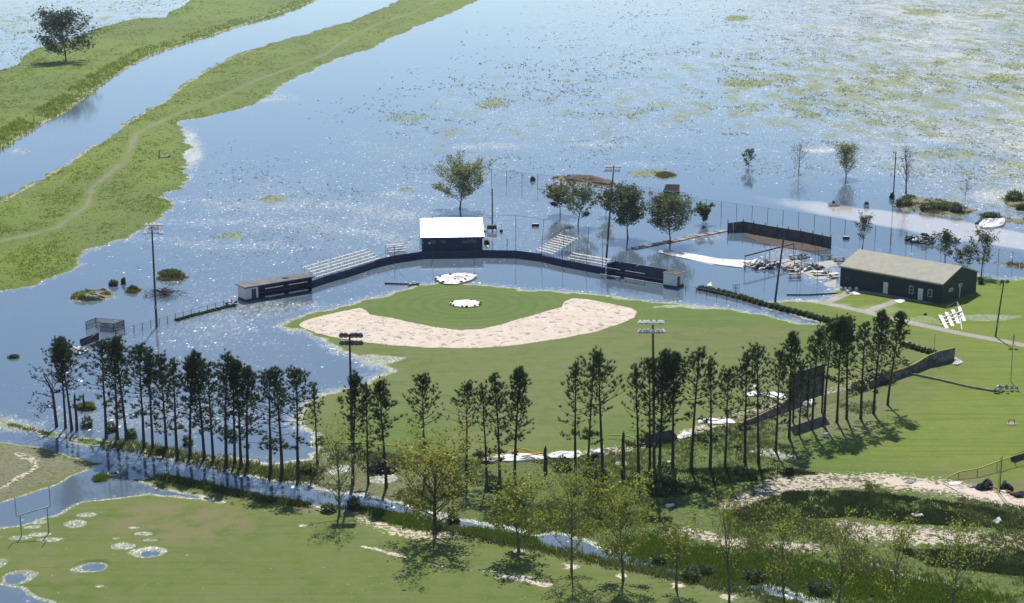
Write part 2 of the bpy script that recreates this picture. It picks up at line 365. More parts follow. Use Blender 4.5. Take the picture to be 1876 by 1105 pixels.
RN = [W([(560,820),(900,848),(1050,840),(1250,800),(1400,770),(1500,742),(1640,740),(1590,800),(1480,850),(1580,885),(1876,935),(2300,1000),(2300,1500),(1500,1200),(1300,1080),(900,985),(560,905),(0,800),(-300,740),(-300,700),(0,760),(500,842)]),
      KNOLL, BANK_N, BANK_S]
weed = np.zeros(X.shape)
for i, p in enumerate(RN): weed = np.maximum(weed, (1, .95, .8, .75)[i] * ss(-2, 1.5, sdf(p, X, Y, 6) + n1 * 4))
for p in ISLES: weed = np.maximum(weed, ss(-4, 0, sdf(p, X, Y, 6)))
weed = np.maximum(weed, .8 * (1 - ss(1.0, 3.5, pline(W([(290,874),(500,917),(640,936),(790,958),(950,992),(1150,1034),(1400,1090),(1600,1150)]), X, Y) + n1 * 3)))
weed *= (1 - .85 * ss(.5, .62, fbm(X * .05, Y * .05, 44, 2)) * (weed < .9))
weed = np.where(G1 > .97, 0, weed)
con = 1 - ss(.9, 1.15, pline(W([(1440,545),(1510,556),(1580,572),(1650,590),(1750,612),(1830,627),(1876,636),(2100,680)]), X, Y))
con = np.maximum(con, 1 - ss(.8, 1.0, pline(W([(1512,556),(1545,541),(1553,538)]), X, Y)))
con = np.maximum(con, 1 - ss(.8, 1.0, pline(W([(1588,572),(1640,554),(1668,545)]), X, Y)))
con = np.maximum(con, 1 - ss(.9, 1.1, pline(W([(1535,530),(1580,536),(1660,548),(1700,556)]), X, Y)))
# wet fringe: close to the waterline on gentle ground
wet = ss(.15, .0, Hh / 1.0 + 0 * X) * (Hh > -.08)
gentle = ss(-3, 1, sdf(FIELD, X, Y, 5)) * (1 - ss(700, 745, py) * (px > 575)) 
wet = np.where(Hh < .055, 1, 0) * ss(.06, .01, Hh) * np.where((px > 1500) & (py > 500), .6, 1.)
wet = np.where(sdf(BANK_N, X, Y, 8) > -6, wet * .1, wet)
wet = np.where((sdf(BANK_S, X, Y, 8) > -6), wet * .9 * ss(.3, .6, fbm(X * .05, Y * .05, 71, 2) + .15), wet)
def blob(a, b, ra, rb, val=1.0):
    global wet
    c = P(a, b); e = P(a + ra, b); f = P(a, b + rb)
    q = np.sqrt(((X - c[0]) / (e[0] - c[0])) ** 2 + ((Y - c[1]) / (f[1] - c[1])) ** 2) + n1 * 1.2
    wet = np.maximum(wet, val * (1 - ss(.7, 1.15, q)))
for q in ((137,962,22,7),(157,946,18,4),(35,988,26,5),(75,982,24,5),(85,992,24,5),(62,967,14,3),(75,958,12,3),(222,1003,14,5),(262,981,18,4),(245,970,12,2),(234,1004,12,4),
          (0,1035,12,8),(182,1077,9,3),(170,1039,32,9),(272,1015,24,7),(30,1061,26,11),(212,990,8,2),(275,993,12,2),(555,966,8,2),(1615,570,50,10,.45),(1700,590,50,9,.5),(1790,585,80,6,.6),
          (1560,570,30,6,.3),(1405,833,36,7,.9),(1440,838,20,6,.9),(640,860,60,12,.7),(700,880,30,8,.7),(620,835,40,8,.6),(1470,550,40,4,.9),(1540,560,25,4,.5),(1230,850,10,3),(1145,853,16,4),
          (480,845,60,8,.5),(380,842,60,8,.6),(280,835,50,6,.6),(150,815,60,4,.5),(940,1062,30,3,.8),(900,1050,20,2,.8),(690,660,50,9,.7),(630,612,1,1,.1),(1300,563,90,5,.9),(1440,582,30,4,.8)):
    blob(q[0], q[1], q[2] * 1.25, q[3] * 1.3, *q[4:]) if q[1] > 900 else blob(*q)
tan_ = .9 * (1 - ss(.5, 1.0, np.hypot((px - 330) / 200, (py - 960) / 60))) + .5 * (1 - ss(.5, 1, np.hypot((px - 60) / 160, (py - 1040) / 60)))
tan_ = np.maximum(tan_, .9 * (1 - ss(.5, 1, np.hypot((px - 620) / 120, (py - 935) / 16))))
tan_ = np.maximum(tan_, .32 * (sdf(GRID, X, Y, 3) > 0)); tan_ = np.maximum(tan_, .45 * ss(.48, .66, fbm(X * .03, Y * .025, 120, 3)) * (py > 600)); tan_ = np.maximum(tan_, .6 * (sdf(KNOLL, X, Y, 3) > 0))
tan_ = np.maximum(tan_, 1.0 * (1 - ss(.6, 1, np.hypot((px - 1860) / 190, (py - 870) / 45))))
tan_ = np.maximum(tan_, .85 * (1 - ss(.3, 1.2, dlp + n1 * 2)))
tan_ = tan_ * np.where((px > 1400) & (py < 900), 1 - .85 * np.clip(yel, 0, 1), 1)
for p in ISLES: tan_ = np.maximum(tan_, .8 * ss(-4, 0, sdf(p, X, Y, 6)))
me = mesh_np('ground', np.stack([X, Y, Hh], 1), F, ground_mat())
setattrc(me, 'm1', (yel, G1, wet)); setattrc(me, 'm2', (weed, con, np.clip(tan_, 0, 1)))
me.polygons.foreach_set('use_smooth', np.ones(len(me.polygons), bool))
gnd = tag(link('ground', me), kind='structure')
# ------------------------------------------------------------------ water
X2, Y2, F2 = fan(np.arange(1190, -60, -5), -180, 2056, 8.0, [1500., 2000., 2600.])
px2, py2 = proj(X2, Y2)
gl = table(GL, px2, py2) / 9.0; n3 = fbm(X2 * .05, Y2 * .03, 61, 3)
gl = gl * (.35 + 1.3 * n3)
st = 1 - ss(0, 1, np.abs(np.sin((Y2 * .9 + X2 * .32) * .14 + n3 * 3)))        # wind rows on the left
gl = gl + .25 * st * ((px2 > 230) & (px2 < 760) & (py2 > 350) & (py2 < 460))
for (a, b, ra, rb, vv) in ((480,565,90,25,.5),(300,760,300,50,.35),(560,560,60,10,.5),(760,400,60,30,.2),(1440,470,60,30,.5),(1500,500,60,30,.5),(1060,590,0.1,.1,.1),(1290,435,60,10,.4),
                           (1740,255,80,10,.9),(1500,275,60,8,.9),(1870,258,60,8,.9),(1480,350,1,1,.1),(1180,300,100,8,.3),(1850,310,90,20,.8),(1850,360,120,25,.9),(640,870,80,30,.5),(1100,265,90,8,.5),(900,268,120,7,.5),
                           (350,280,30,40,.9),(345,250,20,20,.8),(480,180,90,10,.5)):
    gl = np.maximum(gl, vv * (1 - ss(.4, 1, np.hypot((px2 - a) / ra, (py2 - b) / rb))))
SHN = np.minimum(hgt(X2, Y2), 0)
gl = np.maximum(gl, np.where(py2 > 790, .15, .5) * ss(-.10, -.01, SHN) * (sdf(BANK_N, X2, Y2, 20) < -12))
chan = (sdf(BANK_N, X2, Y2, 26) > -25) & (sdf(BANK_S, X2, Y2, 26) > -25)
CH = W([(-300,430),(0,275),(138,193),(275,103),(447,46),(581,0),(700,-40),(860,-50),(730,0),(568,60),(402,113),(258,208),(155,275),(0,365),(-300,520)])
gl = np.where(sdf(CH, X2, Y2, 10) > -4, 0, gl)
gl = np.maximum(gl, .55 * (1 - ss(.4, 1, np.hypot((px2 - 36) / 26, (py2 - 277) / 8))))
mud = ss(-3, 5, sdf(ROADM, X2, Y2, 10) + (n3 - .5) * 6) * (.25 + .65 * ss(1280, 1620, px2))
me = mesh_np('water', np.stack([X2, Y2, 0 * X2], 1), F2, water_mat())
gw = table(GR, px2, py2) / 9.0
for (a, b, ra, rb, v) in ((1370,152,80,9,1.0),(1350,33,34,6,.9),(1690,22,60,6,.9),(1820,30,36,6,.9),(1830,145,50,10,1.0),(1720,115,18,7,.9),(905,190,35,12,.6),(740,215,60,14,.5),(500,365,34,8,.9),(410,432,44,10,.8),(1545,165,26,8,.9),(1195,318,60,11,.9),(750,350,25,6,.7)):
    gw = np.maximum(gw, v * (1 - ss(.4, 1, np.hypot((px2 - a) / ra, (py2 - b) / rb))))
gw = np.where((sdf(CH, X2, Y2, 10) > -4) | (sdf(ROADM, X2, Y2, 10) > -2), 0, gw)
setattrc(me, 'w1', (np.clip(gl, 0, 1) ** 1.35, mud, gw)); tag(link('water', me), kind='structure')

# ------------------------------------------------------------------ tufts of grass
def tufts(name, pts, h, w_, mat, seed, blades=6, spread=.5, lean=.6):
    rg = np.random.default_rng(seed); n = len(pts)
    h = np.broadcast_to(h, (n,)); w_ = np.broadcast_to(w_, (n,))
    a = rg.uniform(0, 2 * np.pi, (n, blades)); r = rg.uniform(0, 1, (n, blades)) * w_[:, None]
    bx = pts[:, 0, None] + np.cos(a) * r; by = pts[:, 1, None] + np.sin(a) * r; bz = np.repeat(pts[:, 2, None], blades, 1) - .03
    b = rg.uniform(0, 2 * np.pi, (n, blades)); hw = w_[:, None] * rg.uniform(.25, .6, (n, blades)) * spread
    hh = h[:, None] * rg.uniform(.45, 1.1, (n, blades)); lx = np.cos(a) * hh * lean * rg.uniform(0, 1, (n, blades)); ly = np.sin(a) * hh * lean * rg.uniform(0, 1, (n, blades))
    V = np.empty((n, blades, 3, 3), dtype=np.float32)
    V[:, :, 0] = np.stack([bx - np.cos(b) * hw, by - np.sin(b) * hw, bz], -1)
    V[:, :, 1] = np.stack([bx + np.cos(b) * hw, by + np.sin(b) * hw, bz], -1)
    V[:, :, 2] = np.stack([bx + lx, by + ly, bz + hh], -1)
    return mesh_np(name, V.reshape(-1, 3), np.arange(n * blades * 3).reshape(-1, 3), mat, 3)
M_marsh = leafmat('marsh_grass', (.15, .19, .055), (.20, .23, .085), (.25, .25, .11), .5, .3)
M_bank = leafmat('bank_grass', (.105, .175, .020), (.20, .28, .030), (.27, .31, .05), .5, .25)
M_weed = leafmat('weeds', (.065, .100, .026), (.125, .165, .042), (.175, .195, .065), .45, .5)
M_bright = leafmat('bright_grass', (.12, .20, .022), (.16, .24, .03), (.10, .16, .02), .4, .5)
rg = np.random.default_rng(5)
# drowned marsh
N = 420000
ppx = rg.uniform(-150, 2020, N); ppy = -40 + 620 * rg.uniform(0, 1, N) ** 1.0
rr = np.stack([(ppx - CX) / FPX, cp - (ppy - CY) / FPX * sp, -sp - (ppy - CY) / FPX * cp], 1); tt = -HC / rr[:, 2]
wx, wy = rr[:, 0] * tt, rr[:, 1] * tt
d = table(GR, ppx, ppy) / 9.0
cl = fbm(wx * .045, wy * .028, 90, 4); cl2 = fbm(wx * .35, wy * .12, 95, 2)
pr = d * ss(.46, .57, cl) * ss(.40, .58, cl2) * 1.5 + d * .10 * ss(.55, .7, cl2)
for (a, b, ra, rb, v) in ((1370,152,75,8,1.0),(1350,33,34,6,.9),(1690,22,60,6,.9),(1820,30,36,6,.9),(1830,145,50,10,1.0),(1720,115,18,7,.9),(1430,150,60,4,.5),(905,190,35,12,.6),(740,215,60,14,.35),(500,365,30,7,.8),
                          (410,432,40,9,.8),(1545,165,26,8,.9),(1735,285,24,5,1),(1810,310,22,6,1),(1860,322,40,6,1),(1765,310,14,7,1),(1520,262,18,6,.9),(1480,262,10,6,.7),(1195,318,50,10,.6),(1640,290,35,6,.8),(1560,297,24,6,.8),
                          (750,350,25,6,.7),(1275,80,14,4,.8),(1365,110,26,4,.8),(1590,35,20,4,.8),(1855,118,22,5,.8),(1345,245,40,4,.7),(1490,210,35,8,.6),(1690,280,30,5,.8),(25,100,60,14,.25),(70,30,90,30,.08)):
    pr = np.maximum(pr, v * (1 - ss(.35, 1, np.hypot((ppx - a) / ra, (ppy - b) / rb) + (cl2 - .5) * .9)))
for (a, b, ra, rb) in ((1060,331,80,18),(1550,400,300,32),(870,395,200,60),(700,560,400,60)): pr = np.where(np.hypot((ppx - a) / ra, (ppy - b) / rb) < 1, pr * .03, pr)
hz = hgt(wx, wy); dens_w = (wy / 400.0)
k = (rg.uniform(0, 1, N) < pr * .52) & (hz < .05) & (hz > -.72) & (sdf(CH, wx, wy, 10) < -5)
pts = np.stack([wx[k], wy[k], np.maximum(hz[k], 0)], 1)
print('marsh tufts', len(pts))
sz = pts[:, 1] / 450
tag(link('marsh_grass', tufts('marsh_grass', pts, .30 * np.clip(sz, .5, 1.5) * rg.uniform(.4, 1.3, len(pts)), .42 * np.clip(sz, .5, 2.0), M_marsh, 6, 5, .5)), 'green and olive tufts of drowned grass standing out of the flood water', 'grass', kind='stuff')
# pale tufts added where the water glitters, their colour painting white sun glints
gd = (table(GL, ppx, ppy) / 9.0) ** 1.4 * (ppy < 470)
pr2 = gd * ss(.40, .62, fbm(wx * .09, wy * .05, 140, 4)) * .55
k = (np.random.default_rng(77).uniform(0, 1, N) < pr2) & (hz < 0) & (sdf(CH, wx, wy, 10) < -5) & (sdf(ROADM, wx, wy, 10) < -1)
pts = np.stack([wx[k], wy[k], 0 * wx[k]], 1); print('glint', len(pts))
tag(link('glint_tufts', tufts('glint_tufts', pts, .22 * np.clip(pts[:, 1] / 450, .5, 1.6), .40 * np.clip(pts[:, 1] / 450, .5, 2.2), leafmat('glint', (.62, .62, .55), (.50, .50, .42), (.72, .72, .68), .4, .3), 66, 4, .55)), 'pale tufts coloured as white sun glints across the drowned field', 'glint', kind='stuff')
# levee grass and ditch weeds
def scatter(poly, n, seed, lo=.05):
    rg = np.random.default_rng(seed); p = np.array(poly); out = []
    q = np.array([proj(a, b) for a, b in poly]); x0, y0 = np.maximum(q.min(0), (-150, -45)); x1, y1 = np.minimum(q.max(0), (2030, 1160))
    a = rg.uniform(x0, x1, n); b = rg.uniform(y0, y1, n)
    r = np.stack([(a - CX) / FPX, cp - (b - CY) / FPX * sp, -sp - (b - CY) / FPX * cp], 1); t = -HC / r[:, 2]
    x, y = r[:, 0] * t, r[:, 1] * t; z = hgt(x, y); k = (sdf(poly, x, y, 3) > 0) & (z > lo)
    return np.stack([x[k], y[k], z[k]], 1)
a = np.concatenate([scatter(BANK_N, 90000, 1), scatter(BANK_S, 130000, 2)])
den = fbm(a[:, 0] * .16, a[:, 1] * .08, 33, 3); pn = pline([(x, y) for x, y in W([(-60,300),(0,268),(79,220),(138,188),(200,140),(275,98),(327,80),(396,60),(447,42),(499,30),(550,11),(581,-4)])], a[:, 0], a[:, 1])
pth = pline(W([(0,450),(60,437),(105,425),(130,405),(160,385),(170,350),(195,330),(230,300),(243,265),(250,250),(275,235),(330,210),(400,185),(470,150),(540,125),(600,100),(640,72),(700,45),(760,25),(800,5)]), a[:, 0], a[:, 1])
k = ((rg.uniform(0, 1, len(a)) < .14 + .8 * ss(.42, .66, den)) | ((pn < 7) & (den > .33))) & (pth > 1.8)
hh = np.where(pn < 7, .95, .30) * (.6 + .8 * rg.uniform(0, 1, len(a)))
top = pline(W([(0,132),(45,104),(110,80),(193,52),(248,38),(310,26),(350,6)]), a[:, 0], a[:, 1], 15); hh = np.where(top < 11, hh * 2.2, hh)
a_, hh_ = a[k], hh[k]
tag(link('levee_grass', tufts('levee_grass', a_, hh_, .55 * np.clip(a_[:, 1] / 400, .7, 1.6), M_bank, 8, 4, .5)), 'rough green and yellowish grass covering the two canal levees', 'grass', kind='stuff')
b = scatter(RN[0], 210000, 3, .03)
dn = fbm(b[:, 0] * .18, b[:, 1] * .14, 35, 3); bpx, bqy = proj(b[:, 0], b[:, 1])
sn_ = 0
k = (rg.uniform(0, 1, len(b)) < .10 + .62 * ss(.42, .68, dn)) & ~((bpx > 1420) & (bqy < 900) & (dn < .6)) & ~((bpx > 1560) & (bqy > 965) & (bqy < 1003) & (dn < .62)) & ~((bpx>1560)&(bqy>875)&(bqy<925)&(dn<.66))
b = b[k]; bh = rg.uniform(.12, .45, len(b)) * ss(.42, .66, dn[k]) + .10
near = pline(W([(560,880),(700,905),(900,940),(1060,965),(1200,1010),(1400,1050),(1550,1080),(1700,1110)]), b[:, 0], b[:, 1]); bh = np.where(near < 5, bh * 1.3, bh)
tag(link('weeds', tufts('weeds', b, bh, .30, M_weed, 9, 6, .36)), 'dark green weeds growing between the pine row and the ditch', 'weeds', kind='stuff')
def along(pts, wd, n, seed):
    rg = np.random.default_rng(seed); p = np.array(W(pts)); L = np.hypot(*np.diff(p, axis=0).T); c = np.concatenate([[0], np.cumsum(L)]); s = rg.uniform(0, c[-1], n)
    x = np.interp(s, c, p[:, 0]) + rg.normal(0, wd, n); y = np.interp(s, c, p[:, 1]) + rg.normal(0, wd, n); z = hgt(x, y); k = z > -.05
    return np.stack([x[k], y[k], np.maximum(z[k], 0)], 1)
dk = np.concatenate([scatter(W([(1380,925),(1450,905),(1560,905),(1660,915),(1780,932),(1876,950),(2000,975),(2000,992),(1876,975),(1760,968),(1640,962),(1560,950),(1440,958),(1370,962),(1340,945)]), 46000, 41, .02),
    scatter(W([(1640,1010),(1876,1018),(2000,1030),(2000,1075),(1876,1060),(1700,1040)]), 16000, 42, .02), scatter(W([(1180,870),(1300,862),(1440,862),(1500,872),(1340,890),(1240,915),(1190,915)]), 9000, 43, .02)])
dkn = fbm(dk[:, 0] * .35, dk[:, 1] * .3, 77, 3); dk = dk[rg.uniform(0, 1, len(dk)) < .15 + ss(.38, .56, dkn)]
tag(link('dark_weeds', tufts('dark_weeds', dk, rg.uniform(.15, .5, len(dk)), .32, leafmat('dark_weeds', (.035, .058, .022), (.06, .09, .03), (.09, .115, .045), .3, .5), 19, 6, .4)), 'dark green weed cover between the two bare sand strips at the lower right', 'weeds', kind='stuff')
isl = np.concatenate([scatter(p, 2600 if i == 5 else 1300, 50 + i, .0) for i, p in enumerate(ISLES[:10])])
tag(link('rank_grass', tufts('rank_grass', isl, rg.uniform(.1, .8, len(isl)) * ss(.3, .62, fbm(isl[:, 0] * .4, isl[:, 1] * .3, 88, 2)), .4, leafmat('rank_grass', (.10, .115, .035), (.15, .15, .06), (.20, .18, .09), .45, .6), 29, 7, .4)), 'rank grass covering the small islets and spoil banks in the flood', 'grass', kind='stuff')
c = np.concatenate([along([(1160,1003),(1210,1012),(1290,1035),(1340,1050),(1400,1040)], 1.6, 5200, 4), along([(860,975),(920,985),(980,995)], .6, 1800, 5), along([(1380,1035),(1500,1060),(1640,1085),(1800,1110)], 2.4, 5200, 6), along([(700,945),(790,965)], .8, 1600, 7), along([(170,880),(196,874)], .6, 350, 8), along([(590,915),(640,925)], .5, 600, 18)])
tag(link('bright_grass', tufts('bright_grass', c, rg.uniform(.25, .7, len(c)), .3, M_bright, 10, 7, .4)), 'bright green long grass on the lip of the ditch', 'grass', kind='stuff')
c = np.concatenate([along([(290,874),(340,884),(420,902),(500,918),(560,926)], .5, 1500, 11), along([(200,812),(330,835),(450,858),(560,880)], 1.2, 1100, 12), along([(640,925),(760,955),(900,990),(1060,1020),(1200,1050),(1400,1092)], .7, 2000, 13)])
tag(link('weeds', tufts('weeds', c, rg.uniform(.2, .7, len(c)), .35, M_weed, 14, 8, .35)), 'ragged green weeds lining both edges of the water-filled ditch', 'weeds', kind='stuff')

# ------------------------------------------------------------------ solid shapes
class Fr:
    def __init__(s, o, ang=0.):
        s.o = np.array(o, float); s.a = ang; s.u = np.array([math.cos(ang), math.sin(ang), 0]); s.v = np.array([-math.sin(ang), math.cos(ang), 0]); s.w = np.array([0, 0, 1.])
    def p(s, u, v, w): return s.o + s.u * u + s.v * v + s.w * w
ID = Fr((0, 0, 0))
class MB:
    def __init__(s): s.v = []; s.f = []
    def add(s, vs, fs):
        n = len(s.v); s.v += [tuple(map(float, q)) for q in vs]; s.f += [tuple(i + n for i in f) for f in fs]; return s
    def box(s, fr, u0, u1, v0, v1, w0, w1):
        return s.add([fr.p(u, v, w) for w in (w0, w1) for v in (v0, v1) for u in (u0, u1)], [(0,2,3,1),(4,5,7,6),(0,1,5,4),(2,6,7,3),(0,4,6,2),(1,3,7,5)])
    def hexa(s, pts): return s.add(pts, [(0,3,2,1),(4,5,6,7),(0,1,5,4),(1,2,6,5),(2,3,7,6),(3,0,4,7)])
    def beam(s, a, b, w=.1, h=None, up=(0, 0, 1)):
        a = np.array(a, float); b = np.array(b, float); h = h or w; d = b - a; d /= np.linalg.norm(d) + 1e-9; up = np.array(up, float)
        if abs(d @ up) > .98: up = np.array([1., 0, 0])
        x = np.cross(d, up); x /= np.linalg.norm(x); y = np.cross(x, d)
        q = [(-w/2, -h/2), (w/2, -h/2), (w/2, h/2), (-w/2, h/2)]
        return s.hexa([a + x * i + y * j for i, j in q] + [b + x * i + y * j for i, j in q])
    def tube(s, pts, rad, n=6, cap=True):
        pts = [np.array(p, float) for p in pts]; m = len(pts)
        if not hasattr(rad, '__len__'): rad = [rad] * m
        base = len(s.v); prev = None
        for i, p in enumerate(pts):
            d = (pts[min(i + 1, m - 1)] - pts[max(i - 1, 0)]); d /= np.linalg.norm(d) + 1e-9
            if prev is None:
                x = np.cross(d, (0, 0, 1.)) if abs(d[2]) < .95 else np.cross(d, (1., 0, 0))
            else: x = prev - d * (prev @ d)
            x /= np.linalg.norm(x) + 1e-9; prev = x; y = np.cross(d, x)
            for k in range(n):
                t = 2 * math.pi * k / n; s.v.append(tuple(p + (x * math.cos(t) + y * math.sin(t)) * rad[i]))
        for i in range(m - 1):
            for k in range(n):
                a = base + i * n + k; b = base + i * n + (k + 1) % n; s.f.append((a, b, b + n, a + n))
        if cap: s.f.append(tuple(base + k for k in range(n))[::-1]); s.f.append(tuple(base + (m - 1) * n + k for k in range(n)))
        return s
    def prism(s, fr, poly, w0, w1):
        n = len(poly); vs = [fr.p(a, b, w0) for a, b in poly] + [fr.p(a, b, w1) for a, b in poly]
        return s.add(vs, [tuple(range(n))[::-1], tuple(range(n, 2 * n))] + [(i, (i + 1) % n, (i + 1) % n + n, i + n) for i in range(n)])
    def mesh(s, name, mat, off=(0, 0, 0)):
        me = bpy.data.meshes.new(name); o = np.array(off, float)
        me.from_pydata([tuple(np.array(q) - o) for q in s.v], [], s.f); me.materials.append(mat); me.update(); return me
def thing(name, label, cat, loc, group=None):
    o = link(name, None); o.empty_display_size = .5; o.location = tuple(map(float, loc)); tag(o, label, cat, group); return o
def part(name, mb, mat, par, label=None, smooth=False):
    off = np.array(par.location) if par.parent is None else np.array(par.parent.location)
    me = mb.mesh(name, mat, off)
    if smooth: me.polygons.foreach_set('use_smooth', np.ones(len(me.polygons), bool))
    o = link(name, me, par)
    if label: o['label'] = label
    return o
def single(name, mb, mat, loc, label, cat, group=None):
    me = mb.mesh(name, mat, loc); o = link(name, me); o.location = tuple(map(float, loc)); return tag(o, label, cat, group)

# ------------------------------------------------------------------ materials
M = {}
M['bark'] = simple('bark', (.075, .058, .046), .9, 0, .5, 3, None, .4)
M['bark_pale'] = simple('pale_bark', (.17, .145, .12), .9, 0, .5, 3, (.075, .06, .05), .3)
M['steel'] = simple('galvanised_steel', (.42, .43, .44), .45, .6, .3, 2)
M['dark_steel'] = simple('dark_steel', (.055, .06, .075), .5, .3, .3, 2)
M['wood_pole'] = simple('creosote_wood', (.10, .075, .06), .85, 0, .4, 2)
M['alu'] = simple('bench_aluminium', (.50, .50, .49), .55, .25, .15, 1.2)
M['white'] = simple('white_paint', (.76, .75, .72), .55, 0, .12, .8)
M['white_dirty'] = simple('dirty_white_sheet', (.70, .68, .65), .55, 0, .25, .9, (.45, .42, .38), .2)
M['navy'] = simple('navy_paint', (.020, .042, .130), .6, 0, .3, .7)
M['navy2'] = simple('navy_windscreen', (.020, .036, .100), .75, 0, .35, .6)
M['black'] = simple('black_sheet', (.018, .02, .024), 1.0, 0, .3, .8)
M['roofgrey'] = simple('grey_roof_felt', (.17, .16, .155), .85, 0, .25, .5, (.10, .098, .10))
M['yellow'] = simple('yellow_tube', (.62, .44, .03), .5, 0, .2, 1)
M['orange'] = simple('orange_hose', (.62, .22, .03), .5, 0, .2, 1)
M['green_wall'] = simple('dark_green_siding', (.016, .062, .055), .55, 0, .2, .4)
M['glass'] = simple('window_glass', (.03, .04, .05), .08, 0, .1, 1)
M['timber'] = simple('weathered_timber', (.36, .30, .25), .85, 0, .35, 1.5)
M['greyboard'] = simple('grey_boards', (.10, .10, .11), .85, 0, .4, .9)
M['conc'] = simple('concrete', (.42, .40, .37), .85, 0, .25, .7)
M['blue'] = simple('blue_cap', (.03, .08, .35), .5, 0, .2, 1)
M['brush'] = simple('dead_brush', (.12, .075, .065), .9, 0, .5, 2)
M['rust'] = simple('rusty_mud', (.085,.05,.035), .9, 0, .4, 1)
M['panel'] = simple('banner_panel', (.15, .165, .20), .6, 0, .5, .9, (.04, .045, .06))
def corr(name, col, rough, metal, axis, sc, st=.6, spec=.5):
    t = NT(name); v = t.obj(); wv = t.n('ShaderNodeTexWave', wave_type='BANDS', bands_direction=axis); t.l(v, wv.inputs['Vector']); wv.inputs['Scale'].default_value = sc
    n = t.noise(v, .8, 4); b = t.bsdf(t.mix(t.ramp(n, .35, .7), col, tuple(c * .82 for c in col)), rough, metal, spec)
    t.l(t.bump(wv.outputs[1], st, .03), b.inputs['Normal']); return t.done(b.outputs[0])
M['bright_roof'] = corr('galvalume_roof', (.82, .83, .84), .30, 1.0, 'X', 3.0, .12)
M['tan_roof'] = corr('tan_steel_roof', (.36, .345, .27), .75, .0, 'DIAGONAL', 3.0, .25, .4)
def netmat(name, col, fac, sc=6.):
    t = NT(name); v = t.pos(); a = t.n('ShaderNodeTexWave', wave_type='BANDS', bands_direction='DIAGONAL'); t.l(v, a.inputs['Vector']); a.inputs['Scale'].default_value = sc
    tr = t.n('ShaderNodeBsdfTransparent'); b = t.bsdf(col, .6, .2); m = t.n('ShaderNodeMixShader'); t.l(t.math('MULTIPLY', a.outputs[1], fac * 2), m.inputs[0]); t.l(tr.outputs[0], m.inputs[1]); t.l(b.outputs[0], m.inputs[2])
    return t.done(m.outputs[0])
M['link'] = netmat('chain_link', (.22, .23, .24), .10)
M['net'] = netmat('dark_netting', (.03, .035, .05), .05)
M['link_dense'] = netmat('cage_mesh', (.05, .055, .06), .35)

# ------------------------------------------------------------------ trees
def bez(p0, d, L, up, n, rnd, wob=.12):
    pts = [np.array(p0, float)]; d = np.array(d, float); d /= np.linalg.norm(d)
    for i in range(n):
        d = d + np.array([rnd.uniform(-wob, wob), rnd.uniform(-wob, wob), up / n + rnd.uniform(-wob, wob) * .5]); d /= np.linalg.norm(d)
        pts.append(pts[-1] + d * L / n)
    return pts, d
def leaves(name, pts, size, mat, seed, flat=.0, el=1.0):
    rg = np.random.default_rng(seed); n = len(pts); pts = np.array(pts, dtype=np.float64)
    a = rg.normal(0, 1, (n, 3)); a /= np.linalg.norm(a, axis=1)[:, None]; b = rg.normal(0, 1, (n, 3)); b -= (b * a).sum(1)[:, None] * a; b /= np.linalg.norm(b, axis=1)[:, None]
    s_ = size * rg.uniform(.6, 1.3, n)[:, None]; a = a * s_ * el; b = b * s_ * .6
    V = np.stack([pts - a, pts + b, pts + a, pts - b], 1).reshape(-1, 3)
    return mesh_np(name, V, np.arange(n * 4).reshape(-1, 4), mat)
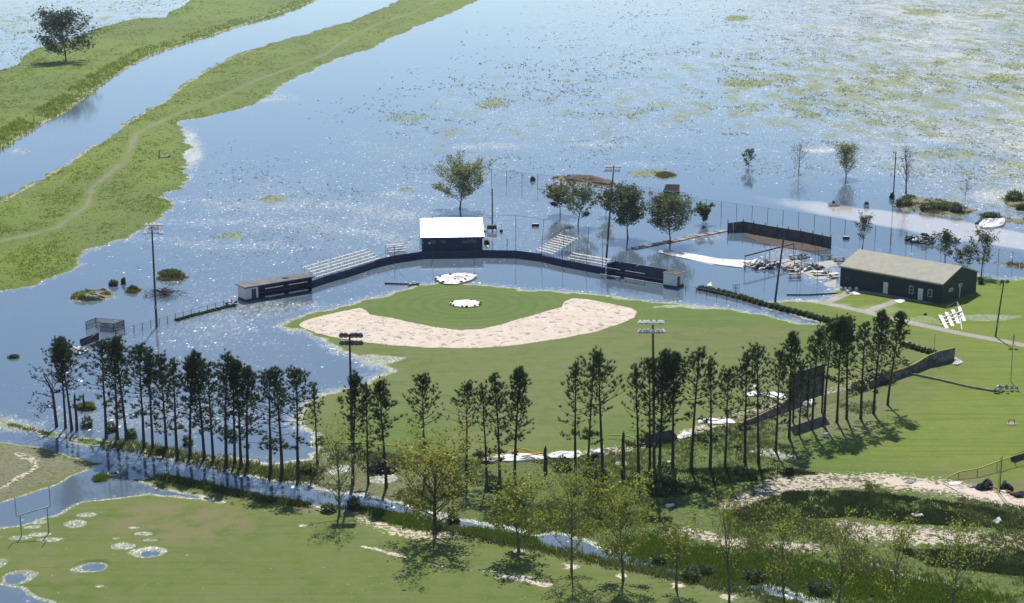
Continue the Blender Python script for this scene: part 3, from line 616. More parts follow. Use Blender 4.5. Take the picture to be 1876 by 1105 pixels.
def broadleaf(seed, H, rad, r0, trunk=.25, nl=16, ang=45, leaf=2600, ls=.16, cl=.45, prof=None, fork=False, outer=.45, top=1.0, dens_low=1.0):
    """trunk with limbs and twigs -> (MB wood, leaf points)"""
    rnd = random.Random(seed); mb = MB(); tips = []
    prof = prof or (lambda t: math.sin(math.pi * min(1, .18 + .82 * t) ** .9) ** .7)
    tr, _ = bez((0, 0, -.3), (rnd.uniform(-.03, .03), rnd.uniform(-.03, .03), 1), H * .9 * top, .15, 8, rnd, .05)
    mb.tube(tr, [r0 * (1.25 if i == 0 else 1) * (1 - i / 9.5) for i in range(9)], 7)
    for k in range(nl):
        t = (k + rnd.random() * .8) / nl; z = H * (trunk + (.93 * top - trunk) * t); f = z / (H * .9 * top) * 8; i = min(int(f), 7); q = f - i; p = tr[i] * (1 - q) + tr[i + 1] * q
        az = k * 2.4 + rnd.uniform(-.4, .4); an = R(ang * (1.15 - .75 * t)); L = rad * prof(t) * rnd.uniform(.75, 1.15) / max(math.sin(an), .5)
        if L < .3: L = .3
        d = (math.cos(az) * math.sin(an), math.sin(az) * math.sin(an), math.cos(an)); lr = r0 * .42 * (1 - .6 * t)
        lb, dd = bez(p, d, L, .35, 5, rnd); mb.tube(lb, [max(lr * (1 - j / 5.6), .012) for j in range(6)], 5, False)
        for j in range(1, 6):
            for s_ in range(2 if j < 3 else 3):
                a2 = rnd.uniform(0, 6.28); e = np.array([math.cos(a2), math.sin(a2), rnd.uniform(.1, .9)]); e = e * .8 + dd * .9
                tw, d3 = bez(lb[j], e, L * rnd.uniform(.22, .42), .25, 3, rnd, .2); mb.tube(tw, [lr * .3, lr * .22, lr * .15, .01], 3, False)
                wgt = 1 if j / 5 >= outer else dens_low * .35
                for m_ in (1, 2, 3): tips.append((tw[m_], wgt))
                if rnd.random() < .6:
                    t3, _ = bez(tw[2], e + np.array([rnd.uniform(-1, 1), rnd.uniform(-1, 1), .2]), L * .16, .2, 2, rnd, .2); mb.tube(t3, [lr * .15, .01, .008], 3, False); tips.append((t3[2], wgt))
    tips += [(tr[-1], 1)] * 3
    ws = [w_ for _, w_ in tips]; tot = sum(ws); pts = []
    for (p, w_) in tips:
        n = int(leaf * w_ / tot + rnd.random()); bl = rnd.choice((.3, .8, 1.2, 1.7))
        for _ in range(int(n * bl)): pts.append((p[0] + rnd.gauss(0, cl), p[1] + rnd.gauss(0, cl), p[2] + rnd.gauss(0, cl * .8)))
    return mb, pts
def place_tree(name, label, cat, px_, py_, toppy, mb, pts, lmat, wmat, Hm, ls, seed, group=None, part_='crown', el=1.0, wid=1.0, lean=(0, 0), halfw=None):
    B = G(px_, py_); h = hat(B, toppy)
    q = np.array(pts) if len(pts) > 60 else np.array(mb.v); Hm = np.percentile(q[:, 2], 98.5); k = h / Hm
    if halfw: wid = min(max(halfw / scale(B) / (np.percentile(np.hypot(q[:, 0], q[:, 1]), 92) * k), .5), 1.9)
    root = thing(name, label, cat, B, group)
    me = mb.mesh('trunk', wmat); t = link('trunk', me, root)
    if pts:
        lm = leaves(part_, pts, ls / k if k > 0 else ls, lmat, seed, 0, el); c = link(part_, lm, root)
    root.scale = (k * wid, k * wid, k); root.rotation_euler = (R(lean[0]), R(lean[1]), (seed * 1.7) % 6.28 if lean == (0, 0) else 0)
    return root
LM = {}
LM['front'] = leafmat('sycamore_leaves', (.18, .235, .028), (.26, .30, .036), (.33, .345, .05), .6, .7)
LM['front2'] = leafmat('turning_leaves', (.25, .28, .035), (.36, .29, .05), (.32, .35, .045), .62, .35)
LM['willow'] = leafmat('willow_leaves', (.16, .20, .065), (.22, .25, .09), (.27, .28, .11), .5, .4)
LM['yellow'] = leafmat('yellowing_leaves', (.17, .15, .035), (.22, .185, .05), (.15, .15, .04), .45, .4)
LM['dark'] = leafmat('dark_leaves', (.06, .092, .045), (.09, .125, .058), (.125, .155, .07), .42, .6)
LM['mid'] = leafmat('olive_leaves', (.07, .10, .042), (.11, .145, .055), (.15, .18, .075), .42, .6)
LM['pine'] = leafmat('pine_needles', (.030, .056, .024), (.046, .076, .032), (.075, .100, .042), .30, 1.2)
LM['oak'] = leafmat('oak_leaves', (.035, .055, .030), (.055, .078, .042), (.08, .105, .06), .3, .4)

# front row of broad-leaved trees by the ditch
FT = [('slender sparse green tree, leftmost of the leafy trees along the ditch', 622, 943, 769, 4.4, 'front', 900, 1, .12),
      ('largest leafy tree along the ditch, wide crown turning brown at its right side', 797, 978, 787, 7.0, 'front2', 3200, 2, .15),
      ('round green tree on the ditch bank just right of the largest leafy tree', 950, 1012, 866, 5.6, 'front', 2300, 3, .2),
      ('tree with a drooping broken limb, third to the right of the slender sparse tree', 1047, 1046, 838, 5.4, 'front', 1900, 4, .2),
      ('wide yellow-green tree whose crown reaches the foot of the right light pole', 1142, 1062, 872, 6.0, 'front', 2600, 5, .2),
      ('short storm-snapped tree with leaves only beside its broken top, beside the ditch', 1239, 1078, 945, 4.0, 'front', 700, 6, .35),
      ('tall narrow tree with a straight pale trunk and few leaves by the ditch', 1336, 1103, 892, 3.7, 'front', 1000, 7, .3),
      ('yellow-green tree with a forked trunk at the bottom edge, next after the tall narrow tree', 1437, 1118, 932, 4.6, 'front', 1300, 8, .25),
      ('thin-leaved tree with bare lower limbs at the bottom edge below the dark weed bank', 1536, 1126, 920, 5.4, 'front', 1300, 9, .25),
      ('second tree from the right in the bottom row, with several upright stems', 1637, 1138, 938, 4.6, 'front', 1300, 10, .2),
      ('rightmost tree of the bottom row, bare fan of branches under a thin leafy top', 1740, 1150, 943, 5.6, 'front', 1500, 11, .25)]
for (lab, x, y, ty, rad, mt, nlv, sd, trk) in FT:
    mb, pts = broadleaf(sd, 13, rad * (1.0 if sd != 2 else 1), .24 if sd != 2 else .34, trk, 22 if sd == 2 else (12 if sd == 6 else 18), 52 if sd not in (7, 6) else 38, nlv * 1.15, .13, .38, outer=.4, top=.72 if sd == 6 else 1.0)
    place_tree('leafy_tree', lab, 'tree', x, y, ty, mb, pts, LM[mt], M['bark_pale'] if sd != 2 else M['bark'], 13, .14, sd, 'leafy trees along the ditch', el=1.15, halfw=rad * (12.5 if sd == 2 else 10.2))

# pines
def pine(seed, full, low=.45, wid=1.0, stray=3):
    rnd = random.Random(seed); H = 15.; mb = MB(); tu = []
    tr, _ = bez((0, 0, -.3), (rnd.uniform(-.015, .015), rnd.uniform(-.015, .015), 1), H, .0, 10, rnd, .018)
    mb.tube(tr, [.185 * (1.15 if i == 0 else 1) * (1 - i / 11.5) for i in range(11)], 7)
    def at(z):
        f = max(0, min(z / H * 10, 9.99)); i = int(f); q = f - i; return tr[i] * (1 - q) + tr[i + 1] * q
    nb = int(34 * full) + 12
    for k in range(nb):
        t = (k + rnd.random()) / nb; z = H * (low + (.985 - low) * t)
        env = min(1, .45 + 2.4 * t) * (1.06 - t) ** .62
        L = 2.9 * wid * env * rnd.uniform(.5, 1.15); az = k * 2.39996 + rnd.uniform(-.6, .6); an = R(86 - 42 * t + rnd.uniform(-12, 8))
        d = (math.cos(az) * math.sin(an), math.sin(az) * math.sin(an), math.cos(an)); b, dd = bez(at(z), d, L, .55, 4, rnd, .14)
        mb.tube(b, [.045 * (1 - .8 * j / 4) * (1.2 - t) + .008 for j in range(5)], 4, False)
        f = full * (.80 if t > .4 else .38)
        for j in range(1, 5):
            for s_ in range(4):
                if rnd.random() < f * (.35 + .2 * j):
                    o = np.array([rnd.gauss(0, .22), rnd.gauss(0, .22), rnd.gauss(.02, .22)]); tu.append((b[j] + o, dd)); 
    for k in range(5): tu.append((tr[-1] + np.array([rnd.gauss(0, .15), rnd.gauss(0, .15), rnd.gauss(-.2, .3)]), np.array([0, 0, 1.])))
    for k in range(stray):
        z = H * rnd.uniform(.22, low); az = rnd.uniform(0, 6.28); L = rnd.uniform(.6, 1.9)
        b, dd = bez(at(z), (math.cos(az), math.sin(az), rnd.uniform(-.1, .4)), L, .1, 4, rnd, .25); mb.tube(b, [.035, .03, .022, .016, .01], 4, False)
        if rnd.random() < .75:
            for j in range(2, 5):
                for s_ in range(3): tu.append((b[j] + np.array([rnd.gauss(0, .22), rnd.gauss(0, .22), rnd.gauss(-.05, .15)]), dd))
    return mb, tu
def needles(name, tu, mat, seed, nb=18, L=.52):
    rg = np.random.default_rng(seed); n = len(tu); p = np.array([t[0] for t in tu]); d = np.array([t[1] for t in tu]) + [0, 0, .6]
    v = rg.normal(0, 1, (n, nb, 3)) * .55 + d[:, None, :]; v /= np.linalg.norm(v, axis=2)[..., None]; ll = L * rg.uniform(.6, 1.15, (n, nb, 1))
    c = rg.normal(0, 1, (n, nb, 3)); c = np.cross(v, c); c /= np.linalg.norm(c, axis=2)[..., None]; c *= .032
    p = p[:, None, :]; V = np.stack([p - c, p + c, p + v * ll], 2).reshape(-1, 3)
    return mesh_np(name, V, np.arange(len(V)).reshape(-1, 3), mat, 3)
PV = []
for i, (fu, lo, wi, stc) in enumerate(((1.0,.50,1.05,2),(.85,.42,1.0,4),(.65,.40,.95,5),(1.1,.55,1.1,2),(.5,.36,.8,6),(.8,.52,1.25,3),(1.0,.34,.85,3),(.7,.55,1.35,4),(.9,.45,.85,5),(.6,.6,1.1,6))):
    mb, tu = pine(200 + i, fu, lo, wi, stc); PV.append((mb.mesh('trunk', M['bark']), needles('crown', tu, LM['pine'], 300 + i)))
KW = ['dense even crown', 'crown thinning downward', 'ragged thin crown', 'heavy high crown', 'sparse narrow crown', 'wide bushy crown', 'long full crown', 'flat spreading crown', 'slim dark crown', 'high open crown']
PL = [(120,784,612,3),(131.6,788.5,611,0),(195,801.5,616,5),(215,805,621,2),(232,808,606,8),(264,821,624,5),(280,824,634,1),(305,826,640,1),(325,841,650,2),(348,837,648,8),(374,841,637,6),(391,844,655,2),
      (414,854,639,1),(430,850,665,4),(442,854,653,8),(454,857,666,6),(496,871,670,5),(517,873,666,4),(546,880,670,5)]
PM = [(582,852,694,4),(646,884,674,8),(675,886,698,2),(708,892,686,8),(778.5,882,678,5),(854,874,694,7),(892,880,694,4),(916,882,678,1),(943,872,666,6)]
PR = [(1054,853,655,2),(1077,858,652,4),(1104,880,638,7),(1170,866,657,4),(1190,868,649,5),(1208,864,632,6),(1232,858,638,3),(1266,862,632,9),(1301,861,651,4),(1328,857,666,7),(1365,848,637,2),(1390,850,627,9),
      (1421,826,632,2),(1446,803,601,6),(1464,797,652,4),(1487,787,596,1),(1509,781,584,9),(1533,774,572,3),(1551,768,570,8),(1577,768,582,2),(1600.5,758,562,6),(1626,742,563,0)]
ORD = ['first', 'second', 'third', 'fourth', 'fifth', 'sixth', 'seventh', 'eighth', 'ninth', 'tenth', 'eleventh', 'twelfth', 'thirteenth', 'fourteenth', 'fifteenth', 'sixteenth', 'seventeenth', 'eighteenth', 'nineteenth', 'twentieth', 'twenty-first', 'twenty-second']
def pines(lst, where, grp, seed):
    rnd = random.Random(seed)
    for i, (x, y, ty, kv) in enumerate(lst):
        B = G(x, y); h = hat(B, ty); root = thing('pine_tree', 'pine with %s, %s from left %s' % (KW[kv], ORD[i], where), 'pine tree', B, grp)
        t = link('trunk', PV[kv][0], root); c = link('crown', PV[kv][1], root)
        k = h / 15.7; wf_ = 1.32 if seed == 1 else 1.15; root.scale = (k * wf_ * rnd.uniform(.92, 1.12), k * wf_ * rnd.uniform(.92, 1.12), k); root.rotation_euler = (R(rnd.uniform(-.8, .8)), R(rnd.uniform(-.8, 1.0)), rnd.uniform(0, 6.28))
pines(PL, 'in the flooded left pines', 'pines at the flooded end of the row', 1)
pines(PM, 'in the middle pines', 'pines in the middle of the row', 2)
pines(PR, 'in the right-hand pines', 'pines at the scoreboard end of the row', 3)
# snags and stumps in the pine row
def snag(name, label, x, y, ty, r, cat='dead trunk', limbs=0, seed=1, mat='bark'):
    B = G(x, y); h = hat(B, ty); rnd = random.Random(seed); mb = MB()
    tr = [(B[0] + rnd.uniform(-.04, .04) * i, B[1], B[2] - .2 + (h + .2) * i / 4) for i in range(5)]
    mb.tube(tr, [r * 1.2, r, r * .92, r * .85, r * .7], 7); mb.tube([tr[-1], (tr[-1][0] + .05, tr[-1][1], tr[-1][2] + .35)], [r * .5, .02], 5)
    return single(name, mb, M[mat], B, label, cat, 'snapped trunks in the pine row')
snag('snapped_trunk', 'snapped bare trunk just right of the two leftmost pines', 141, 788, 724, .2)
snag('snapped_trunk', 'bare trunk stub standing in water on a grass tuft, behind the left pine row', 154.5, 750, 724, .17)
snag('snapped_trunk', 'short thick stump before the white sheets on the outfield fence line', 999, 862, 821, .26)
snag('snapped_trunk', 'straight bare stub between the pines left of the right light pole', 1141, 876, 794, .24)
# bent broken tree at the far left of the row
B = G(104, 782); mb = MB(); rnd = random.Random(5)
q = lambda a, b, c: B + np.array([a, b, c])
mb.tube([q(0,0,-.2), q(-.1,0,2.5), q(-.25,0,5), q(-.7,0,6.2), q(-1.4,.1,7.6)], [.24,.2,.17,.12,.05], 7)
tips = []
for (zz, dx, dz, bend) in ((4.2,-3.4,.6,-1.4),(5.2,-3.0,1.6,.2),(3.6,-2.2,-.5,-1.5),(5.8,-2.2,2.4,.4),(5.4,1.4,1.4,.3),(4.8,1.8,.6,-.5),(2.6,-1.8,.6,-.8)):
    a = q(-.2, 0, zz); pts_ = [a, a + [dx * .4, rnd.uniform(-.5, .5), dz * .7], a + [dx * .8, rnd.uniform(-.7, .7), dz], a + [dx, rnd.uniform(-.8, .8), dz + bend]]
    mb.tube(pts_, [.08, .06, .04, .02], 5); 
    for p in pts_[1:]: tips += [(p - B, np.array([0, 0, .2]))] * 5
tips = [(p + np.array([rnd.gauss(0, .4), rnd.gauss(0, .4), rnd.gauss(-.1, .3)]), d) for p, d in tips]
t0 = thing('broken_tree', 'bent broken pine with hanging dead limbs at the far left end of the row', 'tree', B)
part('trunk', mb, M['bark'], t0); link('crown', needles('crown', tips, LM['pine'], 55, 14, .34), t0)

# flooded trees round the ball park
def mid(lab, x, y, ty, halfw, mt, nlv, seed, trunk=.22, ang=42, nl=18, cl=.5, ls=.16, wood='bark', group='flooded trees behind the ball park', name='flooded_tree', outer=.4, dl=1.0):
    B = G(x, y); h = hat(B, ty); rad = halfw / scale(B) * 13 / h
    mb, pts = broadleaf(seed, 13, rad, .20 if h > 6 else .13, trunk, nl, ang, nlv, ls, cl, outer=outer, dens_low=dl)
    place_tree(name, lab, 'tree', x, y, ty, mb, pts, LM.get(mt), M[wood], 13, ls, seed, group, el=1.3, halfw=halfw)
mid('wide willow-like tree with fine grey branches standing in water behind the press box', 843, 383, 287, 49, 'willow', 9000, 31, .22, 50, 24, .45, .13)
mid('yellowing tree with a thin trunk in water, left of the two behind the right bleachers', 1026, 393, 337, 31, 'yellow', 3600, 32, .35, 50, 16, .5, .15)
mid('half-stripped olive tree in water between the yellowing tree and the tall light pole', 1059, 414, 338, 34, 'mid', 3200, 33, .25, 50, 16, .5, .15)
mid('dense dark round tree in water just right of the tall rusty light pole', 1150, 436, 344, 36, 'dark', 9000, 34, .28, 52, 24, .6, .17)
mid('bushy dark tree in water at the end of the broken boardwalk', 1228, 444, 356, 40, 'mid', 6500, 35, .22, 52, 24, .6, .17)
mid('small pruned bush tree in water right of the dark dumpster', 1288, 409, 373, 16, 'mid', 1600, 36, .15, 42, 10, .6, .2)
mid('thin scrap of leaves behind the tall light pole left of the dense dark tree', 1110, 396, 352, 14, 'mid', 900, 37, .25, 45, 9, .6, .2)
mid('small leaning storm-torn bush with its reflection in open water', 1371, 308, 273, 12, 'dark', 700, 38, .12, 50, 9, .7, .2)
mid('small bare round-topped tree reflected in open water', 1463, 315, 259, 19, 'dark', 350, 39, .35, 45, 20, .5, .12)
mid('upright feathery shrub tree with many stems standing in the flood', 1550, 325, 262, 20, 'willow', 3000, 40, .08, 34, 26, .6, .14)
mid('leafless tree with upright twigs right of the lone utility pole', 1660, 354, 265, 16, 'mid', 250, 41, .2, 26, 20, .5, .12)
mid('small bare shrub tree among glittering grass at the far right', 1768, 366, 322, 15, 'mid', 250, 42, .2, 36, 14, .5, .12)
mid('thin forked tree with a small green top behind the green building', 1580, 458, 392, 15, 'mid', 900, 43, .3, 30, 12, .5, .16)
mid('small dark-leaved tree standing before the debris heap', 1731, 486, 422, 16, 'mid', 1300, 44, .3, 36, 12, .5, .17)
mid('slim leafy tree at the right rear corner of the green building', 1798, 504, 420, 22, 'mid', 1500, 45, .25, 44, 14, .5, .17)
mid('low thin sapling beside the slim tree behind the green building', 1772, 500, 450, 14, 'mid', 600, 46, .15, 34, 9, .5, .16)
mid('scrubby sapling in the water left of the slim tree behind the green building', 1757, 494, 456, 12, 'mid', 450, 48, .15, 34, 8, .5, .16)
mid('large dark oak with an open gnarled crown alone on the far levee', 121, 112, 19, 46, 'oak', 5200, 47, .14, 62, 22, .75, .36, 'bark', 'trees on the levee', 'oak_tree', .25)

# ------------------------------------------------------------------ shrubs, hedge, islands' bushes
def bush(name, lab, x, y, wpx, hm, mat, seed, cat='bush', group=None, n=None):
    B = G(x, y); r_ = wpx / scale(B) / 2; rnd = np.random.default_rng(seed); n = n or int(120 + 260 * r_)
    a = rnd.normal(0, 1, (n, 3)); a /= np.linalg.norm(a, axis=1)[:, None]; a *= rnd.uniform(.55, 1.05, (n, 1)); lump = .75 + .5 * vnoise(a[:, 0] * 2 + seed, a[:, 1] * 2 + a[:, 2], seed)
    p = a * lump[:, None] * [r_, r_ * .8, hm * .62]; p[:, 2] = np.abs(p[:, 2] + hm * .3)
    o = link(name, leaves(name, p, .16 * max(1, B[1] / 260), mat, seed, 0, 1.2)); o.location = tuple(B); return tag(o, lab, cat, group)
def bushline(name, lab, pts, n, wpx, hm, mat, seed, grp, cat='bush'):
    p = np.array(pts, float); L = np.hypot(*np.diff(p, axis=0).T); c = np.concatenate([[0], np.cumsum(L)])
    for i in range(n):
        s_ = c[-1] * (i + .5) / n; x = np.interp(s_, c, p[:, 0]); y = np.interp(s_, c, p[:, 1])
        bush(name, lab % ORDN(i), x, y, wpx, hm, mat, seed + i, cat, grp)
def ORDN(i):
    n = i + 1; tens = {20: 'twentieth', 30: 'thirtieth', 40: 'fortieth', 50: 'fiftieth'}
    if i < len(ORD): return ORD[i]
    if n in tens: return tens[n]
    return {2: 'twenty', 3: 'thirty', 4: 'forty', 5: 'fifty'}[n // 10] + '-' + ORD[n % 10 - 1]
bushline('hedge_shrub', 'dark clipped hedge shrub, %s from the dugout end of the hedge beside the field', [(1280,530),(1330,540),(1360,548),(1400,560),(1440,570),(1480,580),(1520,591)], 24, 14, .85, LM['dark'], 500, 'hedge shrubs between field and lawn')
bushline('hedge_shrub', 'dark hedge shrub near the right foul pole, %s from the left', [(1650,632),(1680,641),(1715,651)], 7, 13, .85, LM['dark'], 540, 'hedge shrubs by the foul pole')
MI = LM['mid']
for i, (lab, x, y, w_, h_, m_) in enumerate((
    ('olive bush at the foot of the lone utility pole, left end of the spoil bank', 1655, 376, 34, 2.0, MI), ('rounded bush in the middle of the spoil bank beside the flooded road', 1700, 384, 34, 1.6, MI), ('dark bush at the right end of the spoil bank', 1752, 388, 26, 2.2, LM['dark']),
    ('green bush beside the rounded bush on the spoil bank', 1726, 384, 26, 1.6, MI), ('small bush hugging the utility pole in the flood', 1634, 364, 8, 1.4, LM['dark']), ('dark bush at the right edge of the picture above the flooded road', 1858, 366, 34, 2.4, LM['dark']),
    ('low bush on the grass strip left of the crumpled white boat cover', 1815, 398, 34, 1.2, MI), ('bush at the right edge behind the flooded road', 1872, 384, 22, 1.6, MI),
    ('mounded green bush on the islet beside the left light pole', 312, 506, 46, 1.3, MI), ('grassy clump on the islet with white litter', 158, 544, 46, 1.0, M_bank), ('low bush in water left of the islet beside the left light pole', 243, 532, 18, 1.0, MI),
    ('tiny bush in water between the two left islets', 208, 523, 16, 1.1, MI), ('small upright bush near the tiny bush between the islets', 226, 520, 8, 1.2, MI), ('round reed clump on the chain-link fence line', 976, 331, 8, 1.0, MI),
    ('floating weed raft at the left edge of the flood', 25, 655, 20, .5, MI), ('leafy bush behind the right side of the green building', 1796, 520, 10, 1.6, MI), ('green tuft in water beside the press box', 892, 447, 9, .8, MI),
    ('green tuft around the bare stub standing in the water', 160, 749, 32, .7, M_bright), ('dark uprooted root mass near the middle light pole', 690, 862, 40, 2.2, LM['dark']), ('tangled branches on the collapsed outfield wall', 1612, 700, 60, 1.7, LM['dark']),
    ('wind-thrown pine top lying on the fence near the foul pole', 1650, 682, 46, 2.6, LM['mid']), ('dark branch litter along the collapsed wall under the last pines', 1575, 712, 30, 1.4, LM['dark']), ('shrub growing at the foot of the slender sparse tree', 648, 932, 22, 1.6, MI),
    ('dense weeds on the left of the slender sparse tree', 602, 938, 30, 1.2, MI), ('bush under the largest leafy tree', 830, 958, 26, 1.2, MI), ('brushy growth beside the snapped tree', 1265, 1060, 34, 2.0, MI), ('dark scrub at the ditch lip below the bright grass', 1210, 1030, 34, 1.0, LM['dark']),
    ('dark scrub patch at the ditch bend', 1290, 1052, 34, 1.0, LM['dark']), ('dark bush on the ditch bank at the bottom edge', 1380, 1062, 40, 1.4, LM['dark']), ('low dark bush at the bottom edge right of the dark bank bush', 1500, 1085, 46, 1.6, LM['dark']), ('shrub behind the white sheets and the short thick stump', 1030, 858, 40, 1.8, MI),
    ('shrub at the foot of the seventh middle pine', 905, 895, 36, 1.8, MI), ('shrub between the stump and the bare stub', 1090, 872, 50, 2.0, MI), ('shrub by the base of the right light pole', 1218, 880, 44, 2.0, LM['dark']), ('low shrub beneath the twelfth right-hand pine', 1355, 870, 30, 1.3, LM['dark']),
    ('green shrub below the middle pines', 830, 905, 40, 1.6, MI), ('shrub at the ditch head left of the middle light pole', 560, 866, 26, 1.3, MI), ('small shrub among the flooded pines', 295, 830, 20, 1.0, MI), ('green shrub under the eighth flooded pine', 240, 802, 22, 1.3, MI), ('sapling-like bush under the fourth flooded pine', 205, 790, 18, 1.4, MI),
    ('bush at the water under the tenth flooded pine', 345, 815, 20, 1.4, MI), ('sedge bush beside the bare trunk left of the third pine', 160, 782, 22, 1.6, MI))):
    bush('bush', lab, x, y, w_, h_, m_, 700 + i)
# brush pile
B = G(300, 540); mb = MB(); rnd = random.Random(8)
for i in range(170):
    a = rnd.uniform(0, 6.28); r_ = min(abs(rnd.gauss(0, .8)), 1.3); x = B[0] + math.cos(a) * r_ * 2.6; y = B[1] + math.sin(a) * r_ * 1.6; z = max(0, 1.1 - r_ * .55) * rnd.random()
    b2 = rnd.uniform(0, 6.28); L = rnd.uniform(.6, 2.2); mb.tube([(x, y, z), (x + math.cos(b2) * L * .6, y + math.sin(b2) * L * .6, z + rnd.uniform(0, .5)), (x + math.cos(b2) * L, y + math.sin(b2) * L, z + rnd.uniform(-.1, .7))], [.05, .03, .01], 3)
single('brush_pile', mb, M['brush'], B, 'reddish brown pile of dead branches in water behind the left light pole', 'brush pile')

# ------------------------------------------------------------------ buildings of the ball park
def fr2(a, b, z=None):
    A = G(*a) if not hasattr(a, 'shape') else a; Bq = G(*b) if not hasattr(b, 'shape') else b
    f = Fr((A[0], A[1], A[2] if z is None else z), math.atan2(Bq[1] - A[1], Bq[0] - A[0])); return f, math.hypot(Bq[0] - A[0], Bq[1] - A[1])
UW = -.8
# press box
f, L = fr2((774, 462.5), (884, 461), 0); D = 16.8; hE = 3.15; ov = .45; rise = 1.95
t0 = thing('press_box', 'small dark building with a glaring bright metal roof behind the backstop', 'building', f.o)
m = MB(); m.prism(Fr(f.p(0, 0, 0), f.a), [(0, 0), (L, 0), (L, D), (0, D)], UW, hE)
for u in (0.02, L - .14): m.add([f.p(u, .02, hE), f.p(u, D - .02, hE), f.p(u, D / 2, hE + rise - .12), f.p(u + .12, .02, hE), f.p(u + .12, D - .02, hE), f.p(u + .12, D / 2, hE + rise - .12)], [(0, 1, 2), (3, 5, 4), (0, 3, 4, 1), (1, 4, 5, 2), (2, 5, 3, 0)])
wl = part('wall', m, M['navy2'], t0)
def roof_gable(f, L, D, hE, rise, ov, th=.12, side=.3):
    m = MB(); s_ = rise / (D / 2)
    for sg in (0, 1):
        v0 = -ov if sg == 0 else D + ov; z0 = hE - ov * s_
        a = [f.p(-side, v0, z0), f.p(L + side, v0, z0), f.p(L + side, D / 2, hE + rise), f.p(-side, D / 2, hE + rise)]
        m.hexa(a + [p + np.array([0, 0, th]) for p in a])
    return m
part('roof', roof_gable(f, L, D, hE + .02, rise, ov), M['bright_roof'], t0)
m = MB(); m.box(f, -.32, L + .32, -ov - .06, -ov - .01, hE - .32, hE - .02); part('fascia', m, M['blue'], t0)
for u0, u1 in ((1.6, 2.7), (3.5, 4.7), (7.9, 10.8)):
    m = MB(); m.box(f, u0, u1, -.03, .05, 1.75, 2.55); w_ = part('window', m, M['greyboard'], t0)
    m = MB(); m.box(f, u0 + .1, u1 - .1, -.045, -.032, 1.83, 2.47); part('pane', m, M['panel'], w_)
for u in (-.15, 1.4):
    m = MB(); m.tube([f.p(u, -.25, 2.1), f.p(u, -.5, 2.0)], [.1, .26], 8); m.beam(f.p(u, 0, 2.15), f.p(u, -.3, 2.15), .05); part('floodlight', m, M['white'], t0)

def dugout(f, L, left):
    """long open shelter; the front faces -v, a closed store room stands at one end"""
    D = 2.8; H = 2.6
    lab = 'long navy dugout with flat grey roof and white end room, left of the home plate' if left else 'roofless navy dugout with a white end room in the flood, right of home plate'
    t0 = thing('dugout', lab, 'dugout', f.o)
    r0, r1 = (0, 2.6) if left else (L - 2.7, L); s0, s1 = (2.6, L) if left else (0, L - 2.7)
    m = MB(); m.box(f, r0, r1, 0, .1, .35, H - .12); m.box(f, r0, r0 + .1, .1, D, .35, H - .12); m.box(f, r1 - .1, r1, .1, D, .35, H - .12); m.box(f, r0 + .1, r1 - .1, D - .1, D, .35, H - .12); part('room_wall', m, M['white'], t0)
    m = MB(); m.box(f, r0, r1, 0, D, UW, .348); part('wall_base', m, simple('stained_wall', (.03, .06, .055), .8), t0)
    if left:
        m = MB(); m.box(f, 1.25, 2.15, -.04, 0.0, .0, 2.05); d_ = part('door', m, M['navy'], t0); m = MB(); m.box(f, 2.0, 2.08, -.08, -.04, 1.0, 1.1); part('handle', m, M['steel'], d_)
    else:
        m = MB(); m.box(f, r1, r1 + .04, .5, 1.35, .2, 2.0); d_ = part('door', m, M['greyboard'], t0); m = MB(); m.box(f, r1 + .04, r1 + .08, 1.2, 1.28, 1.0, 1.1); part('handle', m, M['steel'], d_)
        m = MB(); m.box(f, r0 - .08, r1 + .08, -.08, .06, H - .12, H + .02); m.box(f, r0 - .08, r1 + .08, D - .06, D + .08, H - .12, H + .02); m.box(f, r0 - .08, r0 + .06, .06, D - .06, H - .12, H + .02); m.box(f, r1 - .06, r1 + .08, .06, D - .06, H - .12, H + .02); part('wall_cap', m, M['timber'], t0)
    m = MB(); m.box(f, s0, s1, D - .12, D, UW, H - .12); e = s1 if left else s0; m.box(f, e - .12, e, 0, D - .12, UW, H - .12); 
    m.box(f, s0, s1, .6, D - .12, UW, .1); part('back_wall', m, M['navy'], t0)
    if left:
        m = MB(); m.box(f, -.3, L + .2, -.35, D + .3, H - .1, H + .06); part('roof', m, M['roofgrey'], t0)
        m = MB(); m.box(f, -.33, L + .23, -.42, -.36, H - .16, H + .03); part('fascia', m, M['navy'], t0)
        m = MB(); m.prism(f, [(8.2, 1.2), (9.0, .9), (9.8, 1.3), (9.3, 2.0), (8.5, 1.9)], H + .065, H + .09); part('roof_hole', m, M['black'], t0)
    else:
        m = MB(); m.beam(f.p(.1, D - .06, H - .05), f.p(L - 2.7, D - .06, H - .05), .14, .08); m.beam(f.p(1.2, D, H + .1), f.p(2.2, 1.0, H + .15), .08); m.beam(f.p(5.4, D, H - .02), f.p(6.2, .4, H + .2), .08); part('rafter', m, M['timber'], t0)
    # seats and rails
    m = MB(); m.box(f, s0 + .3, s1 - .3, D - .75, D - .35, .5, .56); part('bench', m, M['timber'], t0)
    ks = ((3.6, 7.2), (8.4, 12.2)) if left else ((-.9, 3.4), (4.6, 8.8))
    for (a, b) in ks:
        v = -.75; m = MB()
        for u in (a, (a + b) / 2, b): m.tube([f.p(u, v, UW), f.p(u, v, 2.0)], .045, 6)
        part('rail_post', m, M['dark_steel'], t0)
        m = MB(); m.box(f, a - .1, b + .1, v - .16, v - .05, .35, .62); part('rail_board', m, M['alu'], t0)
        m = MB(); m.box(f, a - .05, b + .05, v - .1, v - .045, 1.9, 2.02); part('top_rail', m, M['alu'], t0)
    return t0
fl, Ll = fr2((450, 552.5), (572, 532), 0); dugout(fl, Ll, True)
fd, Ld = fr2((1112, 507), (1238, 528), 0); dugout(fd, Ld, False)
